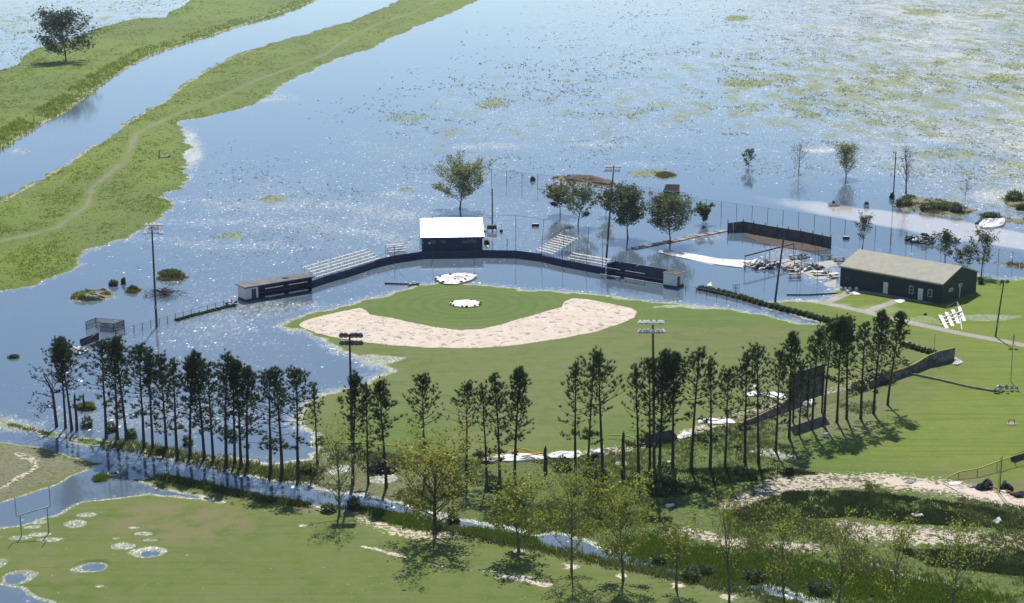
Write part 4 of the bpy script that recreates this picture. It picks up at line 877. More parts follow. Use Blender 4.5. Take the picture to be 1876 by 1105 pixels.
# the curved navy backstop wall
wp = [(572,527),(600,517),(637,507),(687,490),(723,481),(779,473),(860,472),(884,471),(945,472),(991,478),(1029,487),(1060,493),(1108,502)]
wq = [P(a, b, 0) for a, b in wp]
t0 = thing('backstop_wall', 'low curved navy backstop wall standing in water behind home plate', 'wall', wq[6])
for i in range(len(wq) - 1):
    m = MB(); a, b = wq[i].copy(), wq[i + 1].copy(); dn_ = np.array([-(b - a)[1], (b - a)[0], 0]); dn_ /= np.linalg.norm(dn_); h_ = 1.35 if 2 < i < 9 else 1.2
    m.hexa([a + [0, 0, UW], b + [0, 0, UW], b + dn_ * .15 + [0, 0, UW], a + dn_ * .15 + [0, 0, UW], a + [0, 0, h_], b + [0, 0, h_], b + dn_ * .15 + [0, 0, h_], a + dn_ * .15 + [0, 0, h_]]); part('wall_panel', m, M['navy2'], t0)
m = MB(); m.tube([w_ + np.array([0, .07, 1.38 if 2 < i < 10 else 1.23]) for i, w_ in enumerate(wq)], .05, 5); part('cap_rail', m, M['navy'], t0)
def pole(name, lab, x, by, ty, r0, r1, mat, cat, topx=None, group=None, z=None):
    B = P(x, by, 0) if z == 0 else G(x, by); h = hat(B, ty); tx = 0 if topx is None else (topx - x) / scale(B)
    m = MB(); m.tube([B + [0, 0, -1 if B[2] < .1 else -.2], B + [tx / 2, 0, h / 2], B + [tx, 0, h]], [r0, (r0 + r1) / 2, r1], 8)
    return single(name, m, M[mat], B, lab, cat, group), B, h, tx
for x, by, ty, lab in ((793,474,396,'leftmost thin net pole rising in front of the press box wall'), (870,472,394,'thin net pole in front of the right end of the press box'), (945,472,395,'thin net pole standing alone on the backstop wall right of the press box'),
                       (991,478,401,'thin net pole at the left foot of the right bleachers'), (1029,488,415,'thin slanted net pole crossing the right bleachers'), (1073,497,416,'thin net pole behind the right end of the tall bleachers'), (1103,503,423,'pair of thin masts beside the foot of the tall rusty light pole')):
    pole('net_pole', lab, x, by, ty, .05, .04, 'dark_steel', 'pole', x + (5 if x in (991, 1029, 1073) else 0), 'backstop net poles', 0)
m = MB(); a = P(793, 474, 0); pts = [P(x, by, 0) for x, by in ((793,474),(870,472),(945,472),(991,478))]; hs = [hat(P(793,474,0),396), hat(P(870,472,0),394), hat(P(945,472,0),395), hat(P(991,478,0),401)]
m.tube([p + [0, 0, h] for p, h in zip(pts, hs)], .025, 4); single('net_cable', m, M['dark_steel'], a, 'thin cable strung along the tops of the backstop net poles', 'cable')
m = MB(); B = P(723, 481, 0); m.tube([B + [0, 0, -.8], B + [0, 0, 3.4]], .07, 6); m.tube([B + [0, 0, 3.3], B + [-1.6, .6, 2.2], B + [-2.8, .9, 1.2]], .04, 5); m.tube([B + [0.4, .6, 2.0], B + [3.4, 1.5, 4.6]], .035, 5); m.tube([B + [-1, 1, .9], B + [1.6, .8, 2.7]], .03, 5)
single('bent_net_pole', m, M['dark_steel'], B, 'broken net pole with bent cross tubes between left bleachers and press box', 'pole')

def bleachers(lab, f, L, rows, dv, dz, z0, rail=True, deep=.28, name='bleachers'):
    t0 = thing(name, lab, 'bleachers', f.o, 'aluminium bleachers round the backstop')
    for i in range(rows):
        m = MB(); m.box(f, 0, L, i * dv, i * dv + deep, z0 + i * dz, z0 + i * dz + .06); part('seat', m, M['alu'], t0)
        m = MB(); m.box(f, .05, L - .05, i * dv + deep + .06, i * dv + dv - .06, z0 + i * dz - .22, z0 + i * dz - .17); part('footboard', m, M['steel'], t0)
    n = max(2, int(L / 2) + 1)
    for k in range(n):
        u = .15 + (L - .3) * k / (n - 1); m = MB(); m.beam(f.p(u, 0.1, z0 - .06), f.p(u, rows * dv, z0 + rows * dz - .06), .06, .1)
        for i in range(0, rows, 2): m.beam(f.p(u, i * dv + .12, UW), f.p(u, i * dv + .12, z0 + i * dz), .06)
        m.beam(f.p(u, rows * dv, UW), f.p(u, rows * dv, z0 + rows * dz + (1.0 if rail else 0)), .06); part('frame', m, M['steel'], t0)
    if rail:
        m = MB()
        for u in (-.05, L + .05):
            m.tube([f.p(u, dv * 2, z0 + 2 * dz + .9), f.p(u, rows * dv, z0 + rows * dz + 1.0)], .035, 5); m.tube([f.p(u, dv * 2, z0 + dz), f.p(u, dv * 2, z0 + 2 * dz + .9)], .035, 5)
        m.tube([f.p(-.05, rows * dv, z0 + rows * dz + 1), f.p(L + .05, rows * dv, z0 + rows * dz + 1)], .035, 5); part('guard_rail', m, M['alu'], t0)
    return t0
f, L = fr2((588, 514), (703, 480), 0); bleachers('long low bleachers of five pale benches between left dugout and press box', Fr(f.p(-.6, .5, 0), f.a), L + .2, 5, .75, .36, .75, False)
m = MB(); 
for a_ in ((2, 4.2, 2.2), (5, 3.4, 2.6)): m.tube([f.p(a_[0], 1.5, 1.2), f.p(a_[0] + 2.5, 4.2, 3.3), f.p(a_[0] + 3.4, 4.0, 2.7)], .035, 5)
single('bent_guard_rail', m, M['steel'], f.o, 'bent guard rail leaning over the long low bleachers', 'rail')
f, L = fr2((716, 468), (757, 465), 0); f = Fr(f.p(0, 1.0, 0), f.a + .12); bleachers('small wrecked bleacher section beside the broken net pole', f, 3.8, 4, .6, .34, .45, False)
f, L = fr2((981, 463), (1030, 475), 0); bleachers('tall ten-row bleachers facing the infield right of the press box', f, 5.3, 9, .78, .27, .65, True)
f, L = fr2((1031, 486), (1102, 499), 0); bleachers('low wide bleachers between the tall bleachers and the right dugout', Fr(f.p(0, .6, 0), f.a), L, 4, .75, .38, .8, False)

# ------------------------------------------------------------------ flood lights
def light_pole(lab, x, by, ty, rows, topx=None, face=-1, mat='wood_pole', lampmat='white', r=.2, z=None, wid=2.2, name='light_pole'):
    B = P(x, by, 0) if z == 0 else G(x, by); h = hat(B, ty); tx = 0 if topx is None else (topx - x) / scale(B)
    t0 = thing(name, lab, 'light pole', B, 'floodlight poles')
    m = MB(); m.tube([B + [0, 0, -1], B + [tx * .5, 0, h * .5], B + [tx, 0, h]], [r, r * .85, r * .6], 8); part('pole', m, M[mat], t0)
    m = MB(); m.box(Fr(B + [tx * .2 - .2, -.35, h * .18]), 0, .35, 0, .25, 0, .6); part('switch_box', m, M['steel'], t0)
    for (dz, offs) in rows:
        c = B + [tx * (1 - dz / h), 0, h - dz]; m = MB(); m.beam(c + [min(offs) - .1, -.14 * face, 0], c + [max(offs) + .1, -.14 * face, 0], .1); ar = part('crossarm', m, M[mat], t0)
        for o in offs:
            m = MB(); a = c + [o, face * .1, .12]; m.tube([a + [0, 0, .14], a + [0, face * .16, .08], a + [0, face * .34, -.16]], [.12, .27, .37], 9); m.tube([a + [0, 0, -.12], a], .05, 5); part('floodlight', m, M[lampmat], t0)
    return t0
o10 = (-1.7, -1.2, -.7, .4, .9, 1.5)
light_pole('light pole standing in open water at the left, with white floodlights', 287, 599, 409, ((.3, (-.8, -.1, .5, 1.1, 1.7)), (.95, (-.3, .4, 1.0)), (1.7, (-1.1, 1.2, 1.7))), 288, z=0)
light_pole('tall rusty light pole leaning beside the right bleachers and dugout', 1110, 478, 304, ((.2, (-1.5, -1.0, -.5, .5, 1.1)), (.95, (-1.7, -1.2, -.6, .3, 1.0))), 1122, z=0)
light_pole('light pole seen from behind in the middle of the pine row, dark lamp backs', 647, 886, 612, ((.3, (-1.0, -.5, .3, .8, 1.3)), (1.25, (-1.0, -.4, .3, .8, 1.3))), 647, 1, lampmat='panel')
light_pole('tall light pole in the right stretch of pines with white floodlights', 1199, 868, 588, ((.2, (-1.6, -1.0, -.6, .1, .8, 1.1)), (1.35, (-1.6, -1.0, -.6, 0, .6, 1.2))), 1190, -1)
light_pole('slim leaning light pole with two dark lamps beside the concrete path', 1823, 617, 513, ((.25, (-.45, .45)),), 1832, -1, lampmat='dark_steel', r=.15)
def upole(lab, x, by, ty, arm, topx=None, z=0, r=.16):
    o, B, h, tx = pole('utility_pole', lab, x, by, ty, r, r * .7, 'wood_pole', 'pole', topx, None, z)
    if arm:
        m = MB(); c = B + [tx, 0, h - .4]; m.beam(c + [-arm, -.15, 0], c + [arm * .3, -.15, 0], .12); m.tube([c + [-arm, -.15, .1], c + [-arm, -.15, .4]], .1, 6); part('crossarm', m, M['wood_pole'], o)
upole('lone wooden utility pole in the flood beside the spoil bank', 1636, 372, 277, .6)
upole('wooden pole in water behind the press box with two green tanks at its foot', 902, 413, 345, .0)
upole('leaning dark pole beside the collapsed netting frame', 1419, 553, 436, 0, 1431, z=None, r=.2)
m = MB(); B = P(902, 424, 0)
single('water_tank', MB().tube([B + [-1.1, 0, .9], B + [.9, 0, 1.0]], .55, 10).tube([B + [-1.1, 0, -.5], B + [-1.1, 0, 1]], .06, 5).tube([B + [.9, 0, -.5], B + [.9, 0, 1]], .06, 5), M['green_wall'], B, 'dark green tank on legs at the pole behind the press box', 'tank')
for dx, c_, lb in ((-1.6, 'white', 'white floodlight lying at the left of the tank behind the press box'), (1.9, 'dark_steel', 'dark barrel standing right of the tank behind the press box')):
    m = MB(); m.tube([B + [dx, -.5, -.2], B + [dx, -.5, .5]], .35, 9); m.tube([B + [dx, -.5, .5], B + [dx, -.5, 1.7]], .04, 4); single('barrel', m, M[c_], B + [dx, -.5, 0], lb, 'barrel')
def foul(lab, x, by, ty, mat='yellow', tx=None):
    pole('foul_pole', lab, x, by, ty, .07, .05, mat, 'foul pole', tx, 'foul poles')
foul('yellow-brown foul pole rising from the outfield wall near the hedge', 1710, 664, 612)
foul('thin yellow foul pole at the lower right near the torn black tarp', 1831, 903, 836, 'dark_steel')
foul('tall thin steel mast with a long shadow beside the fallen light pole', 1852, 700, 614, 'steel', 1850)
foul('thin mast standing among the fallen yellow fence at the lower right', 1828, 905, 838, 'yellow')
foul('tall thin steel pole standing at the flooded left end of the outfield', 101, 775, 667, 'steel')
pole('marker_post', 'short blue-topped post beside the tall thin steel mast', 1857, 630, 612, .05, .05, 'dark_steel', 'post')
pole('marker_post', 'short post standing in water right of the press box', 929, 449, 438, .08, .08, 'dark_steel', 'post', z=0)

# ------------------------------------------------------------------ green building
N_ = G(1725, 557); fb = Fr((N_[0], N_[1], N_[2] - .1), R(-42.5)); Lb = 20.7; Db = 12.6; hb = 3.75; rb = 2.0
fb = Fr(fb.p(-Lb, 0, 0), fb.a)
t0 = thing('green_building', 'long dark green metal building with a tan gable roof on the lawn', 'building', fb.o)
m = MB(); m.box(fb, 0, Lb, 0, Db, -.6, hb)
for u in (.0, Lb - .1): m.add([fb.p(u, 0, hb), fb.p(u, Db, hb), fb.p(u, Db / 2, hb + rb - .06), fb.p(u + .1, 0, hb), fb.p(u + .1, Db, hb), fb.p(u + .1, Db / 2, hb + rb - .06)], [(0, 1, 2), (3, 5, 4), (1, 4, 5, 2), (2, 5, 3, 0)])
part('wall', m, corr('green_siding', (.005, .027, .027), .7, 0, 'X', 6., .3), t0)
part('roof', roof_gable(fb, Lb, Db, hb + .02, rb, .25, .1, .15), M['tan_roof'], t0)
m = MB(); m.box(fb, -.2, Lb + .2, -.36, -.3, hb - .22, hb); sN = rb / (Db / 2)
for v0, v1 in ((-.25, Db / 2), (Db + .25, Db / 2)):
    for u in (Lb + .16,): m.beam(fb.p(u, v0, hb + (rb if 0 else 0) - .25 * sN + .02), fb.p(u, v1, hb + rb + .04), .05, .2)
part('gutter', m, simple('tan_trim', (.40, .38, .31)), t0)
for u, lb in ((9.0, None), (16.0, None)):
    m = MB(); m.box(fb, u, u + .95, -.05, 0, .12, 2.2); d_ = part('door', m, M['white'], t0); m = MB(); m.box(fb, u + .8, u + .86, -.1, -.05, 1.1, 1.2); part('handle', m, M['steel'], d_)
for u in (14.2, 17.9):
    m = MB(); m.box(fb, u, u + .9, -.06, 0, .95, 2.35); w_ = part('window', m, simple('window_trim', (.5, .49, .44)), t0); m = MB(); m.box(fb, u + .12, u + .78, -.075, -.062, 1.08, 1.62); m.box(fb, u + .12, u + .78, -.075, -.062, 1.70, 2.22); part('pane', m, M['glass'], w_)
m = MB(); m.box(fb, 1.2, 1.8, -.04, 0, 1.6, 1.8); part('vent', m, M['panel'], t0)
fs = Fr(fb.p(Lb, 0, 0), fb.a + math.pi / 2)
m = MB(); m.box(fs, 2.3, 3.3, -.3, 0, 1.9, 2.5); a_ = part('air_conditioner', m, M['white'], t0); m = MB(); m.box(fs, 2.5, 3.1, -.32, -.31, 2.0, 2.4); part('grille', m, M['dark_steel'], a_)
m = MB(); m.box(fs, 5.8, 6.7, -.25, 0, 2.1, 2.7); m.box(fs, 6.2, 6.4, -.12, 0, 0, 2.1); a_ = part('meter_box', m, M['white'], t0)
m = MB(); m.box(fs, 6.0, 6.5, -.27, -.255, 2.2, 2.6); part('cover', m, M['panel'], a_)
# drums before the building
for i, (x, y) in enumerate(((1541,531),(1549,531.5),(1557,531.5),(1569,531.5),(1552.5,537))):
    B = G(x, y); m = MB(); m.tube([B + [0, 0, 0], B + [0, 0, .25], B + [0, 0, .5], B + [0, 0, .62]], [.26, .33, .28, .08], 10)
    lb = ('first white drum from the left by the building wall', 'second white drum along the building wall', 'third white drum along the building wall', 'white drum nearest the concrete slab, last in the row by the wall', 'white drum set forward of the others by the building')[i]
    single('drum', m, M['white'], B, lb, 'drum', 'white drums at the building corner')

# ------------------------------------------------------------------ scoreboard
sb0 = G(1449, 775); sb1 = G(1506, 756); fS = Fr(sb0, math.atan2(sb1[1] - sb0[1], sb1[0] - sb0[0])); LS = math.hypot(*(sb1 - sb0)[:2]); hS = hat(sb0, 688); hS1 = hat(sb1, 672)
t0 = thing('scoreboard', 'back of a dark scoreboard on posts among the right-hand pines', 'scoreboard', sb0)
hT = (hS + hS1) / 2; hB = hT - 4.3
m = MB(); m.box(fS, -.2, LS + .2, .12, .35, hB, hT); part('panel', m, M['panel'], t0)
m = MB(); m.box(fS, -.3, LS + .3, .06, .42, hT, hT + .3); m.box(fS, -.3, -.2, .06, .42, hB - .1, hT); m.box(fS, LS + .2, LS + .3, .06, .42, hB - .1, hT); part('frame', m, M['dark_steel'], t0)
for u in (.3, LS * .5, LS - .2):
    m = MB(); m.box(fS, u, u + .2, -.14, .06, -.3, hT - .05); part('post', m, M['dark_steel'], t0)
for zz in (hB + .9, hB + 2.0, hB + 3.1):
    m = MB(); m.box(fS, 0, LS, .06, .115, zz, zz + .1); part('brace', m, M['dark_steel'], t0)

# ------------------------------------------------------------------ outfield wall remains
def fence_wall(name, lab, pts, mat, cat='fence', cap='yellow', thick=.12, lean=0., posts=True, group='remains of the outfield fence'):
    bs = [G(a, b) for a, b, c in pts]; hs = [max(hat(B, c), .15) for B, (a, b, c) in zip(bs, pts)]; t0 = thing(name, lab, cat, bs[0], group)
    if mat:
        for i in range(len(bs) - 1):
            a, b = bs[i], bs[i + 1]; n_ = np.array([-(b - a)[1], (b - a)[0], 0]); n_ /= np.linalg.norm(n_); l0, l1 = n_ * lean * hs[i], n_ * lean * hs[i + 1]; m = MB()
            m.hexa([a + [0, 0, -.2], b + [0, 0, -.2], b + n_ * thick + [0, 0, -.2], a + n_ * thick + [0, 0, -.2], a + l0 + [0, 0, hs[i]], b + l1 + [0, 0, hs[i + 1]], b + l1 + n_ * thick + [0, 0, hs[i + 1]], a + l0 + n_ * thick + [0, 0, hs[i]]])
            part('panel', m, M[mat], t0)
    if posts:
        for B, h in zip(bs, hs): part('post', MB().tube([B + [0, 0, -.2], B + [0, 0, h]], .04, 5), M['dark_steel'], t0)
    if cap: part('cap_tube', MB().tube([B + [0, thick / 2, h + .04] for B, h in zip(bs, hs)], .075, 6), M[cap], t0)
    return t0
fence_wall('outfield_wall', 'standing end of the outfield wall with yellow cap next to the yellow-brown foul pole', [(1593,711,699),(1621,702,686),(1656,689,675),(1674,683,668),(1700,671,652),(1717,667,645),(1748,660,638)], 'panel', 'wall')
fence_wall('outfield_fence', 'see-through stretch of outfield fence with yellow top rail right of the scoreboard', [(1507,737,718),(1534,730,710),(1560,721,701),(1593,711,695)], 'link')
fence_wall('outfield_wall', 'collapsed wavy grey outfield wall left of the scoreboard', [(1357,783,776),(1385,776,764),(1410,766,752),(1437,757,741),(1462,748,733),(1478,742,731)], 'panel', 'wall', lean=.5)
fence_wall('outfield_wall', 'short leaning grey wall panel between pines right of the right light pole', [(1184,818,800),(1210,812,792),(1232,808,789),(1240,804,797)], 'greyboard', 'wall', cap=None, lean=.15)
fence_wall('outfield_fence', 'low sagging fence with yellow tube near the middle light pole', [(610,836,813),(660,836,812),(700,838,815),(733,842,819)], 'link')
fence_wall('outfield_fence', 'fallen yellow fence curving towards the right edge of the picture', [(1738,877,876),(1756,876,866),(1790,872,860),(1826,862,847),(1860,852,835),(1890,846,826)], 'link')
def tubething(name, lab, pts, r, mat, cat, z=.12, group=None):
    q_ = [G(a, b) + np.array([0, 0, z + (.25 * math.sin(i * 2.1) if len(pts) > 5 else 0)]) for i, (a, b) in enumerate(pts)]
    single(name, MB().tube(q_, r, 6), M[mat], q_[0], lab, cat, group)
tubething('yellow_tube', 'coiled yellow tubing on the white sheets beside the short stump', [(932,834),(950,830),(975,833),(1000,837),(985,841),(955,839),(935,836),(960,831),(990,833),(1003,839)], .08, 'yellow', 'tubing', .45)
tubething('yellow_tube', 'yellow tube hanging loose left of the short leaning grey wall panel', [(1113,803),(1130,804),(1150,805),(1163,810),(1183,812)], .08, 'yellow', 'tubing', .5)
tubething('orange_hose', 'orange hose trailing from the torn black tarp at the lower right', [(1795,898),(1815,897),(1830,894),(1838,899),(1850,905),(1862,910),(1880,912)], .07, 'orange', 'hose')
tubething('timber_beam', 'long wooden beam lying on the lawn from the outfield wall to the fallen lamps', [(1668,686),(1725,698),(1775,710),(1822,718)], .16, 'timber', 'beam', .14)
tubething('timber_pole', 'dark thin pole lying in the water before the white drums', [(1441,541),(1480,541),(1534,538)], .13, 'dark_steel', 'pole', .1)
tubething('white_pipe', 'pale pipe lying on the lawn left of the white sheet at the lower right', [(1731,888),(1753,900)], .09, 'white', 'pipe', .08)
tubething('timber_pole', 'dark timber lying in the water left of home plate', [(705,520),(735,521),(768,523)], .16, 'dark_steel', 'pole', .1)
# fallen lamps
B = G(1840, 717); t0 = thing('fallen_lamp_rack', 'fallen rack of grey floodlights lying on the lawn at the end of the beam', 'floodlights', B)
part('crossarm', MB().beam(B + [-1.6, -.6, .3], B + [1.8, .7, .35], .12), M['steel'], t0)
for i, (dx, dy, dz) in enumerate(((-1.5, -.9, .3), (-1.0, .2, .35), (-.5, -.5, .6), (.1, .4, .35), (.4, -.3, .7), (1.0, .5, .4), (1.6, .3, .4))):
    c = B + [dx, dy, dz]; part('floodlight', MB().tube([c, c + [.2 * math.cos(i), .2 * math.sin(i), .1], c + [.45 * math.cos(i), .45 * math.sin(i), .15]], [.1, .22, .33], 9), M['steel'], t0)
single('fallen_lamp', MB().tube([G(1821, 720) + [0, 0, .1], G(1821, 720) + [.1, 0, .3], G(1821, 720) + [.3, -.1, .5]], [.12, .25, .3], 8), M['panel'], G(1821, 720), 'single grey lamp lying left of the fallen rack of floodlights', 'lamp')

# ------------------------------------------------------------------ sheets and litter
def sheet(name, lab, pts, mat, th=.10, cat='sheet', amp=.12, seed=1, group=None, z0=None, sub=9):
    q_ = [(P(a, b, 0) if z0 is not None else G(a, b)) for a, b in pts]; c = sum(q_) / len(q_); rnd = np.random.default_rng(seed)
    poly = [(p[0], p[1]) for p in q_]; xs = [p[0] for p in poly]; ys = [p[1] for p in poly]
    gx, gy = np.meshgrid(np.linspace(0, 1, sub), np.linspace(0, 1, sub)); n = len(poly)
    # fan rings from the middle to the rim, rumpled in height
    V = []; Fc = []; rim = []
    for i in range(n):
        a, b = np.array(poly[i]), np.array(poly[(i + 1) % n])
        for k in range(3): rim.append(a + (b - a) * k / 3)
    m_ = len(rim); cc = np.array([c[0], c[1]]); zb = max(p[2] for p in q_) if z0 is None else z0
    rings = 4
    for r_ in range(rings + 1):
        for p in rim:
            t = 1 - r_ / (rings + .6); x, y = cc + (p - cc) * t * (1 + (rnd.uniform(-.06, .06) if r_ == 0 else 0)); z = zb + th + amp * (vnoise(np.array(x * 1.3), np.array(y * 1.3), seed) * 1.6 - .3) * (1 if r_ else .35) + rnd.uniform(0, amp * .4)
            V.append((x, y, float(z)))
    for r_ in range(rings):
        for i in range(m_): Fc.append((r_ * m_ + i, r_ * m_ + (i + 1) % m_, (r_ + 1) * m_ + (i + 1) % m_, (r_ + 1) * m_ + i))
    Fc.append(tuple(rings * m_ + i for i in range(m_)))
    k0 = len(V); V += [(p[0], p[1], zb - .05) for p in rim]; Fc += [(k0 + i, k0 + (i + 1) % m_, (i + 1) % m_, i) for i in range(m_)]
    mb = MB(); mb.add(V, Fc); return single(name, mb, M[mat], (c[0], c[1], zb), lab, cat, group)
def ell(x, y, a, b, n=14): return [(x + a * math.cos(6.283 * i / n), y + b * math.sin(6.283 * i / n)) for i in range(n)]
def bag(lab, x, y, grp, z=.15, mat='black', s_=.35):
    B = G(x, y); rr_ = random.Random(x); an = rr_.uniform(0, 3); d = np.array([math.cos(an), math.sin(an), 0]) * s_
    single('sandbag', MB().tube([B - d + [0, 0, z], B - d * .6 + [0, 0, z + .08], B + d * .6 + [0, 0, z + .08], B + d + [0, 0, z]], [.08, .17, .17, .08], 7), M[mat], B, lab, 'sandbag', grp)
sheet('mound_tarp', 'round pale tarp over the pitching mound weighted with dark sandbags', ell(853, 557.5, 29, 6.5), 'white_dirty', .12, 'tarp', .10, 3)
for i in (0, .4, .9, 1.5, 1.8, 2.5, 2.9, 3.6, 5.1): bag('dark sandbag lying on the rim of the round pitching mound tarp', 853 + 27.5 * math.cos(i), 557.5 + 6 * math.sin(i), 'sandbags on the mound tarp', .12, 'black', .24)
sheet('home_plate_tarp', 'rumpled white tarp over home plate with dark folds at the water edge', [(797,512),(808,508),(825,505),(845,503.5),(864,504.5),(873,507),(868,513),(855,519),(838,522),(815,522),(803,517)], 'white_dirty', .16, 'tarp', .32, 4)
for x, y in ((806,510),(825,506),(834,515),(852,515),(864,508),(870,507),(812,520),(845,520),(855,509),(799,514),(868,506)): bag('dark sandbag holding down the rumpled tarp over home plate', x, y, 'sandbags on the home plate tarp', .3, 'black', .28)
for x, y in ((744,521),(752,523),(758,520),(765,522),(749,525)): bag('blue-white sandbag piled at the end of the dark timber left of home plate', x, y, 'sandbags left of home plate', .2, 'panel' if int(x) % 2 else 'white')
sheet('floating_sheet', 'long white fallen panel floating in water between boardwalk and tables', [(1205,459),(1222,458),(1275,467),(1330,477),(1362,480),(1378,478),(1366,486),(1362,491),(1300,484),(1240,471),(1206,463)], 'white_dirty', .07, 'panel', .06, 5, z0=.02)
# boardwalk
a, b = P(1160, 456, 0), P(1330, 423, 0); f = Fr(a, math.atan2(b[1] - a[1], b[0] - a[0])); L = math.hypot(*(b - a)[:2]); t0 = thing('boardwalk', 'broken timber boardwalk floating in water towards the grey enclosure', 'boardwalk', a)
rnd = random.Random(3)
for k in range(9):
    m = MB(); g_ = Fr(f.p(L * k / 9, rnd.uniform(-.25, .25), .02), f.a + rnd.uniform(-.05, .05)); m.box(g_, 0, L / 9 - .15, -.75, .75, 0, .12); part('deck_section', m, M['timber'], t0)
    m = MB(); m.box(g_, 0.2, .35, -1.0, 1.0, .12, .22); part('cross_beam', m, M['timber'], t0)
for j, (x, y) in enumerate(((1262,433),(1222,441),(1290,428))):
    B = P(x, y, .15); single('loose_plank', MB().beam(B + [-.9, .6, 0], B + [.9, -.6, .12], .2, .06), M['timber'], B, 'loose plank lying across the %s of the broken boardwalk' % ('middle', 'near part', 'far part')[j], 'plank', 'loose planks on the boardwalk')
# grey enclosure
wq = [P(a, b, 0) for a, b in ((1333,425),(1361,424),(1415,434),(1470,443),(1522,454))]
t0 = thing('enclosure_wall', 'curved grey board wall with posts standing in muddy water', 'wall', wq[0])
for i in range(4):
    a, b = wq[i], wq[i + 1]; dn_ = np.array([-(b - a)[1], (b - a)[0], 0]); dn_ /= np.linalg.norm(dn_); m = MB(); h_ = 2.2; h0 = 1.9 if i == 0 else 2.2
    m.hexa([a + [0, 0, UW], b + [0, 0, UW], b + dn_ * .14 + [0, 0, UW], a + dn_ * .14 + [0, 0, UW], a + [0, 0, h0], b + [0, 0, h_], b + dn_ * .14 + [0, 0, h_], a + dn_ * .14 + [0, 0, h0]]); part('wall_panel', m, M['greyboard'], t0)
for x, by in ((1333,425),(1361,424),(1380,427.5),(1401,431),(1423,435.5),(1443,438.5),(1466,442.5),(1488,447),(1505,450.5),(1521,454)):
    c = P(x, by, 0); part('post', MB().tube([c + [0, -.1, UW], c + [0, -.1, 2.75]], .09, 6), M['dark_steel'], t0)
part('downpipe', MB().tube([P(1344, 425, 0) + [0, -.2, UW], P(1344, 425, 0) + [-.2, -.2, 2.0]], .07, 6), M['white'], t0)
sheet('mud_bank', 'rusty brown mud bank in water below the grey enclosure wall', [(1363,427),(1420,436),(1470,444),(1517,456),(1500,459),(1450,452),(1400,440),(1366,433)], 'rust', .01, 'mud', .04, 8, z0=.02) if 'rust' in M else None
# dumpster
B = P(1231, 361, 0); f = Fr(B + [-1.9, 0, 0], -.1); t0 = thing('dumpster', 'dark open-topped dumpster standing in water behind the trees', 'dumpster', B)
m = MB(); m.hexa([f.p(0, 0, -.4), f.p(3.5, 0, -.4), f.p(3.5, 2.2, -.4), f.p(0, 2.2, -.4), f.p(-.2, -.2, 1.5), f.p(3.7, -.2, 1.5), f.p(3.7, 2.4, 2.6), f.p(.3, 2.4, 2.6)]); part('body', m, M['navy2'], t0)
m = MB(); m.hexa([f.p(.0, .0, 1.62), f.p(3.5, .0, 1.62), f.p(3.5, 2.3, 2.57), f.p(.4, 2.3, 2.57), f.p(.0, .0, 1.66), f.p(3.5, .0, 1.66), f.p(3.5, 2.3, 2.64), f.p(.4, 2.3, 2.64)]); part('lid', m, M['black'], t0)
m = MB(); m.beam(f.p(-.25, -.25, 1.42), f.p(3.7, -.25, 1.42), .16); part('rim', m, M['timber'], t0)
# floats
for x, y, lb, mt, s_ in ((981,414.5,'small blue and white float drifting right of the press box', 'blue', .8), (1550,438,'small white and blue float drifting near the grey enclosure wall', 'white', .7)):
    B = P(x, y, 0); m = MB(); m.tube([B + [-s_, 0, .1], B + [-s_ * .8, 0, .25], B + [s_ * .8, 0, .25], B + [s_, 0, .1]], [.1, .32, .32, .1], 9); o = single('float', m, M['navy'], B, lb, 'float', 'floats adrift'); part('cover', MB().box(Fr(B), -s_ * .8, s_ * .8, -.2, .2, .5, .58), M['white'], o)
# half sunk boat and white wreck
def boat(lab, x, y, L, ang, seed):
    B = P(x, y, 0); f = Fr(B, ang); t0 = thing('boat', lab, 'boat', B); pr_ = [(-L/2, -.55), (L*.2, -.7), (L*.4, -.4), (L/2, 0), (L*.4, .4), (L*.2, .7), (-L/2, .55)]
    m = MB(); n = len(pr_); vs = [f.p(a * .9, b * .7, -.1) for a, b in pr_] + [f.p(a, b, .6 + .3 * (a > L * .3)) for a, b in pr_]; m.add(vs, [tuple(range(n))[::-1]] + [(i, (i + 1) % n, (i + 1) % n + n, i + n) for i in range(n)]); part('hull', m, M['white'], t0)
    m = MB(); m.box(f, -L * .3, L * .1, -.45, .45, .25, .45); m.box(f, -L * .1, 0, -.4, .4, .45, 1.2); part('cabin', m, M['dark_steel'], t0)
boat('small white boat half sunk in the muddy road water', 1528, 377, 2.9, .3, 1)
boat('tiny white dinghy adrift right of the small half sunk boat', 1587, 379, 1.2, 1.2, 2)
sheet('boat_cover', 'crumpled white cover lying in muddy water near the right edge', [(1793,413),(1800,405),(1820,407),(1838,402),(1842,408),(1838,414),(1815,421),(1795,419)], 'white', .2, 'cover', .5, 12, z0=0)
sheet('boat_cover', 'dark folded cover beside the crumpled white cover at the right edge', [(1786,411),(1800,402),(1815,404),(1812,408),(1798,410)], 'dark_steel', .15, 'cover', .4, 13, z0=0)
